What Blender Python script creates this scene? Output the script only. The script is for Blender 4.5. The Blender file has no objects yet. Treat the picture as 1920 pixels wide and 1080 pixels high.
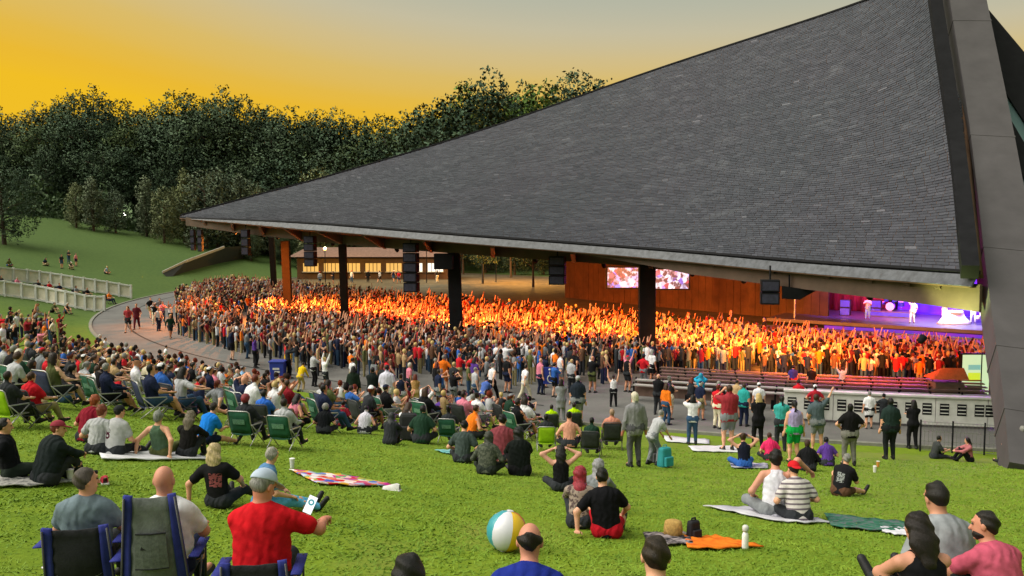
import bpy, bmesh, math, random
import numpy as np
from mathutils import Vector, Matrix
random.seed(7); rng = np.random.default_rng(7)
SC = bpy.context.scene; COL = SC.collection
R = math.radians

# ---------------------------------------------------------------- camera
F, CZ = 1663.0, 8.0                      # focal length in photo pixels, eye height above the promenade
PITCH = math.atan(120 / F); CP, SP = math.cos(PITCH), math.sin(PITCH)
cam = bpy.data.cameras.new('camera'); camo = bpy.data.objects.new('camera', cam); COL.objects.link(camo)
cam.sensor_width = 36; cam.lens = 36 * F / 1920; cam.clip_end = 3000; cam.clip_start = .1
camo.location = (0, 0, CZ); camo.rotation_euler = (math.pi / 2 - PITCH, 0, 0); SC.camera = camo

# ---------------------------------------------------------------- sky, sun, exposure
SUN_AZ, SUN_EL = -34.0, 1.0              # degrees; azimuth from +Y towards +X
world = bpy.data.worlds.new('World'); SC.world = world; world.use_nodes = True
nt = world.node_tree; nt.nodes.clear()
wo = nt.nodes.new('ShaderNodeOutputWorld'); bg = nt.nodes.new('ShaderNodeBackground')
sky = nt.nodes.new('ShaderNodeTexSky'); sky.sky_type = 'NISHITA'; sky.sun_disc = False
sky.sun_elevation = R(SUN_EL); sky.sun_rotation = R(SUN_AZ); sky.altitude = 200
sky.air_density = 1.6; sky.dust_density = 1.0; sky.ozone_density = 1.0
sp_ = nt.nodes.new('ShaderNodeSeparateColor'); nt.links.new(sky.outputs[0], sp_.inputs[0])
dv = nt.nodes.new('ShaderNodeMath'); dv.operation = 'DIVIDE'; nt.links.new(sp_.outputs[0], dv.inputs[0]); nt.links.new(sp_.outputs[2], dv.inputs[1])
mm = nt.nodes.new('ShaderNodeMath'); mm.operation = 'MULTIPLY'; mm.inputs[1].default_value = .1; nt.links.new(dv.outputs[0], mm.inputs[0])
rp = nt.nodes.new('ShaderNodeValToRGB'); nt.links.new(mm.outputs[0], rp.inputs[0])       # grade the dusk glow by its warmth: grey-blue dome to gold at the horizon
rp.color_ramp.elements[0].position = .0; rp.color_ramp.elements[0].color = (.37, .42, .38, 1)
rp.color_ramp.elements[1].position = .95; rp.color_ramp.elements[1].color = (.88, .52, .020, 1)
for pos_, c_ in ((.17, (.40, .44, .37)), (.20, (.48, .48, .37)), (.23, (.56, .51, .35)), (.28, (.64, .51, .25)), (.36, (.71, .50, .14)), (.50, (.78, .49, .065)), (.65, (.83, .49, .035))):
    e_ = rp.color_ramp.elements.new(pos_); e_.color = (*c_, 1)
EXPO = 1.75
nt.links.new(rp.outputs[0], bg.inputs[0]); bg.inputs[1].default_value = 1.0 / 2 ** EXPO
nt.links.new(bg.outputs[0], wo.inputs[0])
sun = bpy.data.lights.new('sun', 'SUN'); suno = bpy.data.objects.new('sun', sun); COL.objects.link(suno)
sun.energy = 1.5; sun.angle = R(70); sun.color = (1.0, .93, .80)
SUN_LAMP_EL = 48.0
_d = Vector((math.sin(R(-100)) * math.cos(R(SUN_LAMP_EL)), math.cos(R(-100)) * math.cos(R(SUN_LAMP_EL)), math.sin(R(SUN_LAMP_EL))))
suno.rotation_euler = (-_d).to_track_quat('-Z', 'Y').to_euler()
vs = SC.view_settings; vs.view_transform = 'Standard'; vs.look = 'None'; vs.gamma = 1; vs.exposure = EXPO
SC.render.engine = 'CYCLES'
SC.cycles.max_bounces = 5; SC.cycles.diffuse_bounces = 3; SC.cycles.glossy_bounces = 2
SC.cycles.transmission_bounces = 2; SC.cycles.transparent_max_bounces = 4
SC.cycles.sample_clamp_indirect = 4.0

# ---------------------------------------------------------------- pixel -> place
def ray(px, py):
    x = (px - 960) / F; u = -(py - 540) / F
    return np.array([x, u * SP + CP, u * CP - SP])
def at(px, py, Y):
    d = ray(px, py); t = Y / d[1]; return Vector((d[0] * t, Y, CZ + d[2] * t))
def onz(px, py, z=0.0):
    d = ray(px, py); t = (z - CZ) / d[2]; return Vector((d[0] * t, d[1] * t, z))
def project(v):
    y = v[1] * CP - (v[2] - CZ) * SP
    u = v[1] * SP + (v[2] - CZ) * CP
    return (960 + F * v[0] / max(y, .1), 540 - F * u / max(y, .1))

CX, CY, RR = 29.66, 99.17, 69.27         # the round of the amphitheatre
def sstep(a, b, x):
    t = np.clip((x - a) / (b - a), 0, 1); return t * t * (3 - 2 * t)
LA, LB = np.array([-40., 111.]), np.array([30., 57.])
_ln = (LB - LA) / np.hypot(*(LB - LA)); LN = np.array([_ln[1], -_ln[0]])   # points to the camera side
if LN[1] > 0: LN = -LN
def frontness(x, y): return (x - LA[0]) * LN[0] + (y - LA[1]) * LN[1]
def terrain(x, y):
    x = np.asarray(x, float); y = np.asarray(y, float)
    r = np.hypot(x - CX, y - CY); s = r - RR
    ang = x / np.maximum(y, 20.)
    cap = 7.4 + 2.3 * sstep(-.36, -.52, ang)
    cap = np.where(y < 60, 60., cap)
    bank = .184 * np.maximum(s - .8, 0) + .00
    bank = bank * sstep(0, 3, s) + .03 * np.sin(x * .31 + 1) * sstep(3, 9, s) * np.sin(y * .23)
    bank = np.where(bank > cap - 1, cap - np.exp(-np.maximum(bank - cap + 1, 0)), bank)
    bank = bank - .045 * np.minimum(x, 0) * sstep(6, 24, s) * sstep(70, 40, y) * sstep(-30, -10, x) * sstep(8, 11, y)
    bank = bank - .27 * np.exp(-((x + 2.4) / 2.3) ** 2 - ((y - 6.4) / 2.1) ** 2)
    # far side behind the pavilion rises less
    far = sstep(95, 125, y) * sstep(-.30, -.18, ang)
    bank = bank * (1 - far * .55)
    bowl = -np.minimum(.045 * np.maximum(-7 - s, 0), 1.5) * sstep(-4, 3, frontness(x, y))
    return bank + bowl
def hz(x, y): return float(terrain(x, y))
_YS = np.concatenate([np.arange(2, 60, .05), np.arange(60, 260, .2)])
def ground(px, py):
    d = ray(px, py); t = _YS / d[1]
    z = CZ + d[2] * t; hh = terrain(d[0] * t, _YS)
    i = np.nonzero(z <= hh)[0]
    i = i[0] if len(i) else len(_YS) - 1
    return Vector((d[0] * t[i], _YS[i], hh[i]))

# ---------------------------------------------------------------- materials
def lin(h):
    h = h.lstrip('#'); c = [int(h[i:i + 2], 16) / 255 for i in (0, 2, 4)]
    return tuple(x / 12.92 if x <= .04045 else ((x + .055) / 1.055) ** 2.4 for x in c)
MATS = {}
class NB:
    def __init__(s, name, rough=.8, spec=.3, metal=0.):
        s.m = bpy.data.materials.new(name); s.m.use_nodes = True; s.t = s.m.node_tree
        s.b = s.t.nodes['Principled BSDF']; s.b.inputs['Roughness'].default_value = rough
        s.b.inputs['Specular IOR Level'].default_value = spec; s.b.inputs['Metallic'].default_value = metal
        MATS[name] = s.m
    def n(s, typ, **kw):
        x = s.t.nodes.new(typ)
        for k, v in kw.items(): setattr(x, k, v)
        return x
    def l(s, a, b): s.t.links.new(a, b)
    def coord(s, kind='Object', scale=None):
        c = s.n('ShaderNodeTexCoord').outputs[kind]
        if scale is None: return c
        m = s.n('ShaderNodeMapping'); m.inputs['Scale'].default_value = scale if hasattr(scale, '__len__') else (scale,) * 3
        s.l(c, m.inputs[0]); return m.outputs[0]
    def noise(s, co, scale, detail=3, rough=.6):
        x = s.n('ShaderNodeTexNoise'); x.inputs['Scale'].default_value = scale; x.inputs['Detail'].default_value = detail
        x.inputs['Roughness'].default_value = rough; s.l(co, x.inputs['Vector']); return x.outputs['Fac']
    def ramp(s, f, stops):
        r = s.n('ShaderNodeValToRGB'); e = r.color_ramp.elements
        while len(e) < len(stops): e.new(.5)
        for q, (p, c) in zip(e, stops): q.position = p; q.color = (*c[:3], 1)
        s.l(f, r.inputs[0]); return r.outputs[0]
    def mix(s, f, a, b, mode='MIX'):
        x = s.n('ShaderNodeMix', data_type='RGBA', blend_type=mode)
        for sock, v in ((x.inputs[0], f), (x.inputs[6], a), (x.inputs[7], b)):
            if hasattr(v, 'links'): s.l(v, sock)
            elif hasattr(v, '__len__'): sock.default_value = (*v[:3], 1)
            else: sock.default_value = v
        return x.outputs[2]
    def math(s, op, a, b=0.):
        x = s.n('ShaderNodeMath', operation=op)
        for sock, v in ((x.inputs[0], a), (x.inputs[1], b)):
            if hasattr(v, 'links'): s.l(v, sock)
            else: sock.default_value = v
        return x.outputs[0]
    def color(s, c):
        if hasattr(c, 'links'): s.l(c, s.b.inputs['Base Color'])
        else: s.b.inputs['Base Color'].default_value = (*c[:3], 1)
        return s
    def bump(s, f, strength=.3, dist=.02):
        x = s.n('ShaderNodeBump'); x.inputs['Strength'].default_value = strength; x.inputs['Distance'].default_value = dist
        s.l(f, x.inputs['Height']); s.l(x.outputs[0], s.b.inputs['Normal']); return s
    def emit(s, c, k):
        if hasattr(c, 'links'): s.l(c, s.b.inputs['Emission Color'])
        else: s.b.inputs['Emission Color'].default_value = (*c[:3], 1)
        s.b.inputs['Emission Strength'].default_value = k; return s
def mat(name, c, rough=.8, var=.18, scale=6., bump=.15, spec=.3, metal=0., dist=.01):
    if name in MATS: return MATS[name]
    b = NB(name, rough, spec, metal); co = b.coord()
    f = b.noise(co, scale, 4)
    lo = tuple(max(0, x * (1 - var)) for x in c); hi = tuple(min(1, x * (1 + var)) for x in c)
    b.color(b.ramp(f, [(.3, lo), (.7, hi)]))
    if bump: b.bump(b.noise(co, scale * 6, 3), bump, dist)
    return b.m
def attr_mat(name, prop, rough=.85, var=.2, scale=14., bump=.25, spec=.25, stretch=None, fold=0.):
    """base colour from the object's own custom property (each person's own clothes)"""
    b = NB(name, rough, spec); a = b.n('ShaderNodeAttribute', attribute_type='OBJECT', attribute_name=prop)
    co = b.coord('Object', stretch) if stretch else b.coord(); f = b.noise(co, scale, 3)
    k = b.ramp(f, [(.3, (1 - var,) * 3), (.7, (1 + var * .3,) * 3)])
    b.color(b.mix(1., a.outputs['Color'], k, 'MULTIPLY'))
    if bump and not fold: b.bump(b.noise(co, scale * 3, 3), bump, .01)
    if fold:
        w = b.n('ShaderNodeTexWave'); w.inputs['Scale'].default_value = 3.2; w.inputs['Distortion'].default_value = 9.; w.inputs['Detail'].default_value = 2.; w.inputs['Detail Scale'].default_value = 1.3; b.l(co, w.inputs['Vector'])
        b.bump(b.math('ADD', b.math('MULTIPLY', w.outputs['Fac'], .8), b.math('MULTIPLY', b.noise(co, 60, 2), .15)), fold, .02)
    return b.m
M_SKIN = attr_mat('skin', 'skin_tone', .55, .10, 8, .05, .35)
M_SHIRT = attr_mat('shirt_cloth', 'shirt_color', .9, .22, 11, .35, .15, fold=.45)
M_TROU = attr_mat('trouser_cloth', 'trouser_color', .9, .22, 11, .3, .15, fold=.4)
M_HAIR = attr_mat('hair', 'hair_color', .5, .6, 1., .6, .35, stretch=(75, 75, 9))
M_SHOE = attr_mat('shoe', 'shoe_color', .6, .15, 12, .1, .4)
M_CAP = attr_mat('cap_cloth', 'cap_color', .85, .15, 12, .15, .2)
PERSON_MATS = [M_SKIN, M_SHIRT, M_TROU, M_HAIR, M_SHOE, M_CAP]
GI = {'skin': 0, 'shirt': 1, 'trousers': 2, 'hair': 3, 'shoe': 4, 'cap': 5}

# ---------------------------------------------------------------- object helpers
def link(name, me, parent=None, loc=None, rot=None):
    o = bpy.data.objects.new(name, me); COL.objects.link(o)
    if parent is not None: o.parent = parent
    if loc is not None: o.location = loc
    if rot is not None: o.rotation_euler = rot
    return o
def tag(o, label=None, cat=None, group=None, kind=None):
    if label: o['label'] = label
    if cat: o['category'] = cat
    if group: o['group'] = group
    if kind: o['kind'] = kind
    return o
def empty(name, loc=(0, 0, 0), rz=0.):
    o = link(name, None, loc=loc, rot=(0, 0, rz)); o.empty_display_size = .2; return o
def pydata(name, v, f, mats=None, smooth=False):
    me = bpy.data.meshes.new(name); me.from_pydata([tuple(p) for p in v], [], f)
    for m in (mats if isinstance(mats, (list, tuple)) else [mats] if mats else []): me.materials.append(m)
    if smooth: me.shade_smooth()
    return me
def npmesh(name, v, f, mats=None, smooth=False, midx=None):
    """v (n,3), f (m,4) quads or (m,3) triangles"""
    me = bpy.data.meshes.new(name); v = np.asarray(v, np.float32); f = np.asarray(f, np.int32); k = f.shape[1]
    me.vertices.add(len(v)); me.vertices.foreach_set('co', v.ravel())
    me.loops.add(f.size); me.loops.foreach_set('vertex_index', f.ravel())
    me.polygons.add(len(f)); me.polygons.foreach_set('loop_start', np.arange(0, f.size, k, dtype=np.int32))
    if midx is not None: me.polygons.foreach_set('material_index', np.asarray(midx, np.int32))
    for m in (mats if isinstance(mats, (list, tuple)) else [mats] if mats else []): me.materials.append(m)
    me.polygons.foreach_set('use_smooth', np.full(len(f), smooth))
    me.update(calc_edges=True); me.validate(); return me
class MB:
    """collects boxes, tubes and sheets, and builds them as one mesh"""
    def __init__(s): s.v = []; s.f = []
    def add(s, v, f):
        o = len(s.v); s.v += [Vector(p) for p in v]; s.f += [[i + o for i in q] for q in f]; return s
    def box(s, c, size, rot=None, taper=1.):
        x, y, z = (q / 2 for q in size); v = []
        for sz in (-1, 1):
            k = 1 if sz < 0 else taper
            for sx, sy in ((-1, -1), (1, -1), (1, 1), (-1, 1)):
                p = Vector((sx * x * k, sy * y * k, sz * z))
                if rot is not None: p = rot @ p
                v.append(p + Vector(c))
        return s.add(v, [(3, 2, 1, 0), (4, 5, 6, 7), (0, 1, 5, 4), (1, 2, 6, 5), (2, 3, 7, 6), (3, 0, 4, 7)])
    def bar(s, a, b, w, d=None, up=(0, 0, 1)):
        a, b = Vector(a), Vector(b); d = w if d is None else d
        z = (b - a); L = z.length; z.normalize(); u = Vector(up)
        x = u.cross(z)
        if x.length < 1e-3: x = Vector((1, 0, 0)).cross(z)
        x.normalize(); y = z.cross(x)
        return s.box((a + b) / 2, (w, d, L), Matrix((x, y, z)).transposed())
    def tube(s, pts, r, n=6, cap=True):
        pts = [Vector(p) for p in pts]; rs = r if hasattr(r, '__len__') else [r] * len(pts); o = len(s.v); prev = None
        for i, p in enumerate(pts):
            t = (pts[min(i + 1, len(pts) - 1)] - pts[max(i - 1, 0)]).normalized()
            x = prev - t * prev.dot(t) if prev is not None else t.orthogonal()
            x.normalize(); prev = x; y = t.cross(x)
            for k in range(n):
                a = 2 * math.pi * k / n; s.v.append(p + (x * math.cos(a) + y * math.sin(a)) * rs[i])
        for i in range(len(pts) - 1):
            for k in range(n):
                a = o + i * n + k; b = o + i * n + (k + 1) % n; s.f.append([a, b, b + n, a + n])
        if cap:
            s.f.append([o + k for k in range(n)][::-1]); s.f.append([o + (len(pts) - 1) * n + k for k in range(n)])
        return s
    def sheet(s, rows, thick=0.):
        """rows: grid of points; thick extrudes against its normal so that it is a closed slab"""
        rows = [[Vector(p) for p in r] for r in rows]; nr, nc = len(rows), len(rows[0])
        n = (rows[0][-1] - rows[0][0]).cross(rows[-1][0] - rows[0][0]).normalized()
        o = len(s.v)
        for r in rows: s.v += r
        for i in range(nr - 1):
            for j in range(nc - 1): s.f.append([o + i * nc + j, o + i * nc + j + 1, o + (i + 1) * nc + j + 1, o + (i + 1) * nc + j])
        if thick:
            q = len(s.v)
            for r in rows: s.v += [p - n * thick for p in r]
            for i in range(nr - 1):
                for j in range(nc - 1): s.f.append([q + i * nc + j, q + (i + 1) * nc + j, q + (i + 1) * nc + j + 1, q + i * nc + j + 1])
            ring = [i for i in range(nc)] + [i * nc + nc - 1 for i in range(1, nr)] + [(nr - 1) * nc + j for j in range(nc - 2, -1, -1)] + [i * nc for i in range(nr - 2, 0, -1)]
            for a, b in zip(ring, ring[1:] + ring[:1]): s.f.append([o + a, q + a, q + b, o + b])
        return s
    def lathe(s, prof, c=(0, 0, 0), n=12):
        o = len(s.v); c = Vector(c)
        for r, z in prof:
            for k in range(n):
                a = 2 * math.pi * k / n; s.v.append(c + Vector((r * math.cos(a), r * math.sin(a), z)))
        for i in range(len(prof) - 1):
            for k in range(n):
                a = o + i * n + k; b = o + i * n + (k + 1) % n; s.f.append([a, b, b + n, a + n])
        s.f.append([o + k for k in range(n)][::-1]); s.f.append([o + (len(prof) - 1) * n + k for k in range(n)]); return s
    def build(s, name, m, parent=None, smooth=False, bevel=0., loc=None, rot=None):
        me = pydata(name, s.v, s.f, m, smooth)
        o = link(name, me, parent, loc, rot)
        if bevel:
            md = o.modifiers.new('bevel', 'BEVEL'); md.width = bevel; md.segments = 2; md.limit_method = 'ANGLE'
        return o
def children_of(o): return [c for c in bpy.data.objects if c.parent == o]
def copy_tree(o, kids, parent=None):
    """kids: {object: [children]} of the thing that is copied"""
    c = o.copy(); COL.objects.link(c); c.parent = parent
    for ch in kids.get(o, ()): copy_tree(ch, kids, c)
    return c
def kids_of(root):
    d = {}; todo = [root]; allo = [o for o in COL.objects if o.parent is not None]
    while todo:
        q = todo.pop(); k = [o for o in allo if o.parent == q]; d[q] = k; todo += k
    return d
def slope_tilt(p, face):
    """rotation (pitch) that lets a thing facing 'face' sit along the slope"""
    dx, dy = math.sin(face), math.cos(face); e = .5
    return math.atan2(hz(p[0] + dx * e, p[1] + dy * e) - hz(p[0] - dx * e, p[1] - dy * e), 2 * e)
def catmull(pts, n):
    P = [np.array(p, float) for p in pts]; P = [2 * P[0] - P[1]] + P + [2 * P[-1] - P[-2]]; out = []
    m = len(P) - 3
    for i in range(n):
        u = i / (n - 1) * m; k = min(int(u), m - 1); t = u - k
        a, b, c, d = P[k:k + 4]
        out.append(Vector(.5 * ((2 * b) + (c - a) * t + (2 * a - 5 * b + 4 * c - d) * t * t + (3 * b - a - 3 * c + d) * t ** 3)))
    return out

# ================================================================ THE SETTING
# ---- lawn: one sheet to the horizon
def axis(lo, hi, fine_lo, fine_hi, step):
    a = list(np.arange(fine_lo, fine_hi, step)); g = step
    while a[-1] < hi: g *= 1.25; a.append(a[-1] + g)
    g = step
    while a[0] > lo: g *= 1.25; a.insert(0, a[0] - g)
    return np.array(a)
b = NB('lawn', .95, .1); co = b.coord()
f1 = b.noise(co, .35, 4); f2 = b.noise(co, 2.6, 5, .7); f3 = b.noise(co, 22, 4, .7)
base = b.ramp(f2, [(.25, (.098, .168, .013)), (.5, (.140, .215, .017)), (.75, (.190, .262, .024))])
base = b.mix(b.ramp(f1, [(.35, (0, 0, 0)), (.65, (1, 1, 1))]), base, b.mix(.45, base, (.20, .28, .02)))
base = b.mix(1., base, b.ramp(f3, [(.3, (.82,) * 3), (.65, (1.08,) * 3)]), 'MULTIPLY')
pt = b.noise(co, .16, 5, .75); base = b.mix(b.ramp(pt, [(.60, (0, 0, 0)), (.74, (.55, .55, .55))]), base, (.20, .20, .055))      # worn, straw-coloured patches
# the far bank on the other side of the bowl turns darker, cooler green
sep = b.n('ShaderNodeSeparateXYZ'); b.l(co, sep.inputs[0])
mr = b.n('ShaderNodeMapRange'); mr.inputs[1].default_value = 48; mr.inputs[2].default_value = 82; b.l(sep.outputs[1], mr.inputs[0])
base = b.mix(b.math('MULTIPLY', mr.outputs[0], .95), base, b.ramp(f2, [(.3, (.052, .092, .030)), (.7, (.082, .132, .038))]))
b.color(base); b.bump(b.noise(co, 40, 4, .8), .3, .02)
M_LAWN = b.m
xs = axis(-900, 900, -75, 60, .9); ys = axis(-300, 1500, -6, 175, .9)
X, Y = np.meshgrid(xs, ys); Z = terrain(X, Y)
nx, ny = len(xs), len(ys); idx = np.arange(nx * ny).reshape(ny, nx)
quads = np.stack([idx[:-1, :-1], idx[:-1, 1:], idx[1:, 1:], idx[1:, :-1]], -1).reshape(-1, 4)
lawn = link('lawn', npmesh('lawn', np.stack([X, Y, Z], -1).reshape(-1, 3), quads, M_LAWN, True)); tag(lawn, kind='structure')

# ---- asphalt promenade around the seating
b = NB('asphalt', .85, .3); co = b.coord(); f = b.noise(co, .5, 5, .7); g = b.noise(co, 30, 3)
c = b.ramp(f, [(.3, (.115, .112, .110)), (.7, (.175, .170, .165))])
b.color(b.mix(1., c, b.ramp(g, [(.3, (.8,) * 3), (.7, (1.1,) * 3)]), 'MULTIPLY')); b.bump(g, .3, .01)
M_ASPH = b.m
def annulus(r0, r1, a0, a1, n, dz, nr=6):
    rs = np.linspace(r0, r1, nr); an = np.linspace(a0, a1, n)
    A, Rr = np.meshgrid(an, rs); x = CX + Rr * np.cos(A); y = CY + Rr * np.sin(A)
    z = np.maximum(terrain(x, y), -9) + dz
    i = np.arange(nr * n).reshape(nr, n)
    q = np.stack([i[:-1, :-1], i[1:, :-1], i[1:, 1:], i[:-1, 1:]], -1).reshape(-1, 4)
    return np.stack([x, y, z], -1).reshape(-1, 3), q
A0, A1 = R(150), R(285)
v, q = annulus(RR - 9, RR + .15, A0, A1, 240, .035, 10)
v[:, 2] = np.where(np.hypot(v[:, 0] - CX, v[:, 1] - CY) > RR - 1, .035, v[:, 2])
prom = link('promenade', npmesh('promenade', v, q, M_ASPH, True)); tag(prom, kind='structure')
v, q = annulus(RR - 2.45, RR - 2.3, R(165), R(245), 160, .042, 2)
o = link('joint_line', npmesh('joint_line', v, q, mat('tar', (.02, .02, .02)), True), prom)
mb = MB()
ang = np.linspace(A0, A1, 200); pr = [Vector((CX + (RR + .28) * math.cos(a), CY + (RR + .28) * math.sin(a), .02)) for a in ang]
for p, p2 in zip(pr, pr[1:]): mb.bar(p, p2, .22, .18)
mb.build('kerb', mat('kerb_concrete', (.20, .20, .17), .9), prom)
# ---- sloping concrete floor of the seating
v, q = annulus(4, RR - 9, R(150), R(300), 120, .03, 24)
keep = [k for k in q if np.min(frontness(v[k, 0], v[k, 1])) > -6]
o = link('seating_floor', npmesh('seating_floor', v, np.array(keep), mat('seat_concrete', (.12, .10, .09), .9, .25, .8), True)); tag(o, kind='structure')

# ---- trodden ground behind the seating
v = []; q = []
for j, fd in enumerate(np.linspace(-5.5, -46, 12)):
    for i, u in enumerate(np.linspace(-6, 90, 30)):
        p_ = LA + _ln * u + LN * fd; v.append((p_[0], p_[1], hz(p_[0], p_[1]) + .05))
        if j and i: q.append((j * 30 + i, j * 30 + i - 1, (j - 1) * 30 + i - 1, (j - 1) * 30 + i))
o = link('trodden_ground', pydata('trodden_ground', v, q, mat('trodden_earth', (.075, .062, .035), .95, .35, .4), True)); tag(o, kind='structure')

# ---------------------------------------------------------------- the pavilion
b = NB('shingle', .6, .35); a = b.n('ShaderNodeAttribute', attribute_name='tone')
co = b.coord(); f = b.noise(co, 7, 4, .7)
c = b.ramp(a.outputs['Fac'], [(0, (.036, .040, .053)), (.5, (.045, .049, .064)), (.85, (.058, .063, .080)), (1, (.105, .11, .13))])
big = b.noise(co, .10, 3)
c = b.mix(b.ramp(big, [(.38, (0, 0, 0)), (.62, (.6, .6, .6))]), c, b.mix(1., c, (1.10, .97, 1.02), 'MULTIPLY'))
st = b.noise(b.coord('Object', (.35, .35, 1.6)), 1.1, 5, .75); c = b.mix(b.ramp(st, [(.54, (0, 0, 0)), (.74, (.55, .55, .55))]), c, (.13, .135, .155))      # pale weathered streaks along the courses
b.color(b.mix(1., c, b.ramp(f, [(.3, (.75,) * 3), (.7, (1.15,) * 3)]), 'MULTIPLY')); b.bump(f, .3, .02)
M_SHING = b.m
M_CEIL = mat('ceiling_wood', (.11, .060, .034), .8, .25, 1.5)
M_GIRD = mat('brown_steel', (.095, .062, .045), .6, .2, 1.2)
M_CORTEN = mat('weathered_steel', (.070, .065, .070), .75, .14, .9, .25)
M_BLACK = mat('black_steel', (.011, .011, .013), .7, .2, 2, .15, .08)
M_FLASH = mat('lead_flashing', (.070, .075, .090), .5, .45, 3.5, .4, .4)

NE = 121
eave = catmull([at(*p) for p in ((338, 407, 75), (470, 412, 69), (600, 418, 63.5), (860, 438, 54), (1213, 464, 47), (1500, 487, 38), (1700, 500, 33.2), (1836, 508, 30.3))], NE)
ridge = catmull([at(*p) for p in ((338, 405, 75.3), (480, 367, 77), (640, 324, 78.5), (900, 246, 79), (1240, 128, 74), (1530, 34, 64), (1690, -22, 56), (1788, -50, 49))], NE)
pav = empty('pavilion', (0, 60, 0)); tag(pav, 'huge shingled concert pavilion with sweeping grey roof over the lit crowd', 'pavilion')
pav_inv = Vector((0, -60, 0))
def pbuild(mbx, name, m, **kw):
    o = mbx.build(name, m, pav, **kw); o.location = pav_inv; return o
def slope_pt(i, v):
    p = eave[i].lerp(ridge[i], v); L = (ridge[i] - eave[i]).length
    p.z -= .035 * L * 4 * v * (1 - v) * (1 if i < NE - 1 else 1)
    return p
rows = [[slope_pt(i, v) for i in range(NE)] for v in np.linspace(0, 1, 13)]
mb = MB(); mb.sheet(rows); deck = pbuild(mb, 'roof_deck', M_CEIL, smooth=True)
md = deck.modifiers.new('solid', 'SOLIDIFY'); md.thickness = .35; md.offset = -1
# far slope of the roof, seen from below only
far_eave = catmull([at(338, 405, 75.6), Vector((-20, 100, 8.6)), Vector((0, 112, 9.)), Vector((24, 112, 9.)), Vector((44, 98, 9.)), Vector((52, 78, 9.)), Vector((56, 62, 9.))], NE)
mb = MB(); mb.sheet([[ridge[i].lerp(far_eave[i], v) - Vector((0, 0, .02)) for i in range(NE - 9)] for v in np.linspace(.004, 1, 10)])
o = pbuild(mb, 'far_roof_slope', M_CEIL, smooth=True)
# shingles laid in courses parallel to the eave
arc = [0.]
for p, p2 in zip(eave, eave[1:]): arc.append(arc[-1] + (p2 - p).length)
LT = arc[-1]
def at_arc(s):
    i = min(max(int(np.searchsorted(arc, s)) - 1, 0), NE - 2); t = (s - arc[i]) / (arc[i + 1] - arc[i]); return i, t
def roof_pt(s, d):
    i, t = at_arc(min(max(s, 0), LT)); L = (ridge[i] - eave[i]).length * (1 - t) + (ridge[i + 1] - eave[i + 1]).length * t
    v = d / max(L, .01); return slope_pt(i, v).lerp(slope_pt(i + 1, v), t), L
EXP, SW = .25, .46
cells = []
for k in range(150):
    d = k * EXP; s = (.23 if k % 2 else 0.) + rng.uniform(-.05, .05)
    while s < LT:
        w = SW * rng.uniform(.8, 1.25); s1 = min(s + w, LT)
        p, L = roof_pt((s + s1) / 2, 0)
        if d < L - .05 and s1 - s > .1:
            d1 = min(d + EXP * 1.12, L); a_, _ = roof_pt(s + .012, d); b_, _ = roof_pt(s1 - .012, d); c_, _ = roof_pt(s1 - .012, d1); e_, _ = roof_pt(s + .012, d1)
            n = (b_ - a_).cross(e_ - a_)
            if n.length > 1e-5:
                n.normalize(); lift = .030 + rng.uniform(-.006, .014); lo = .012
                tone = rng.random() ** 1.5 * .85 + (.25 if rng.random() < .025 else 0)
                cells.append((a_.y, [a_ + n * lift, b_ + n * lift, c_ + n * lo, e_ + n * lo, a_ - n * .005, b_ - n * .005], min(tone, 1)))
        s = s1
QS = [(0, 1, 2, 3), (4, 5, 1, 0), (4, 0, 3, 3), (5, 2, 1, 1)]
order = sorted(range(len(cells)), key=lambda i: cells[i][0])
near_set = order[:300]
def tone_attr(me, vals):
    at_ = me.attributes.new('tone', 'FLOAT', 'POINT'); at_.data.foreach_set('value', np.asarray(vals, np.float32))
vv = []; ff = []; tt = []
for i in order[300:]:
    o0 = len(vv); vv += cells[i][1]; ff += [(o0, o0 + 1, o0 + 2, o0 + 3), (o0 + 4, o0 + 5, o0 + 1, o0)]; tt += [cells[i][2]] * 6
me = npmesh('shingles', np.array([tuple(p) for p in vv]), np.array(ff), M_SHING); tone_attr(me, tt)
o = link('shingle_courses', me, pav, pav_inv); o['kind'] = 'stuff'
for i in near_set:
    me = pydata('shingle', cells[i][1], [(0, 1, 2, 3), (4, 5, 1, 0)], M_SHING); tone_attr(me, [cells[i][2]] * 6)
    link('shingle', me, pav, pav_inv)
# ridge cap
mb = MB(); mb.tube([p + Vector((0, 0, .05)) for p in ridge[::3]], .10, 5); pbuild(mb, 'ridge_cap', M_BLACK)
# gutter gap and flashing panels along the eave
outw = []
for i in range(NE):
    t = (eave[min(i + 1, NE - 1)] - eave[max(i - 1, 0)]); t.z = 0; t.normalize(); outw.append(Vector((t.y, -t.x, 0)))
mb = MB(); mb.tube([eave[i] + Vector((0, 0, -.06)) for i in range(0, NE, 2)], .09, 5); pbuild(mb, 'gutter', M_BLACK)
for i in range(0, NE - 3, 3):
    k = .25 + .75 * min(1, i / 30)
    def fp(j, a, dz): return eave[j] + outw[j] * a * k + Vector((0, 0, dz * k))
    js = [i, i + 1, i + 2, i + 3]
    mb = MB(); e = outw[i].cross(Vector((0, 0, 1))) * .02
    mb.sheet([[fp(j, .36, -.52) for j in js], [fp(j, .10, -.14) for j in js]], .07)
    q = pbuild(mb, 'flashing_panel', M_FLASH)
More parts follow.
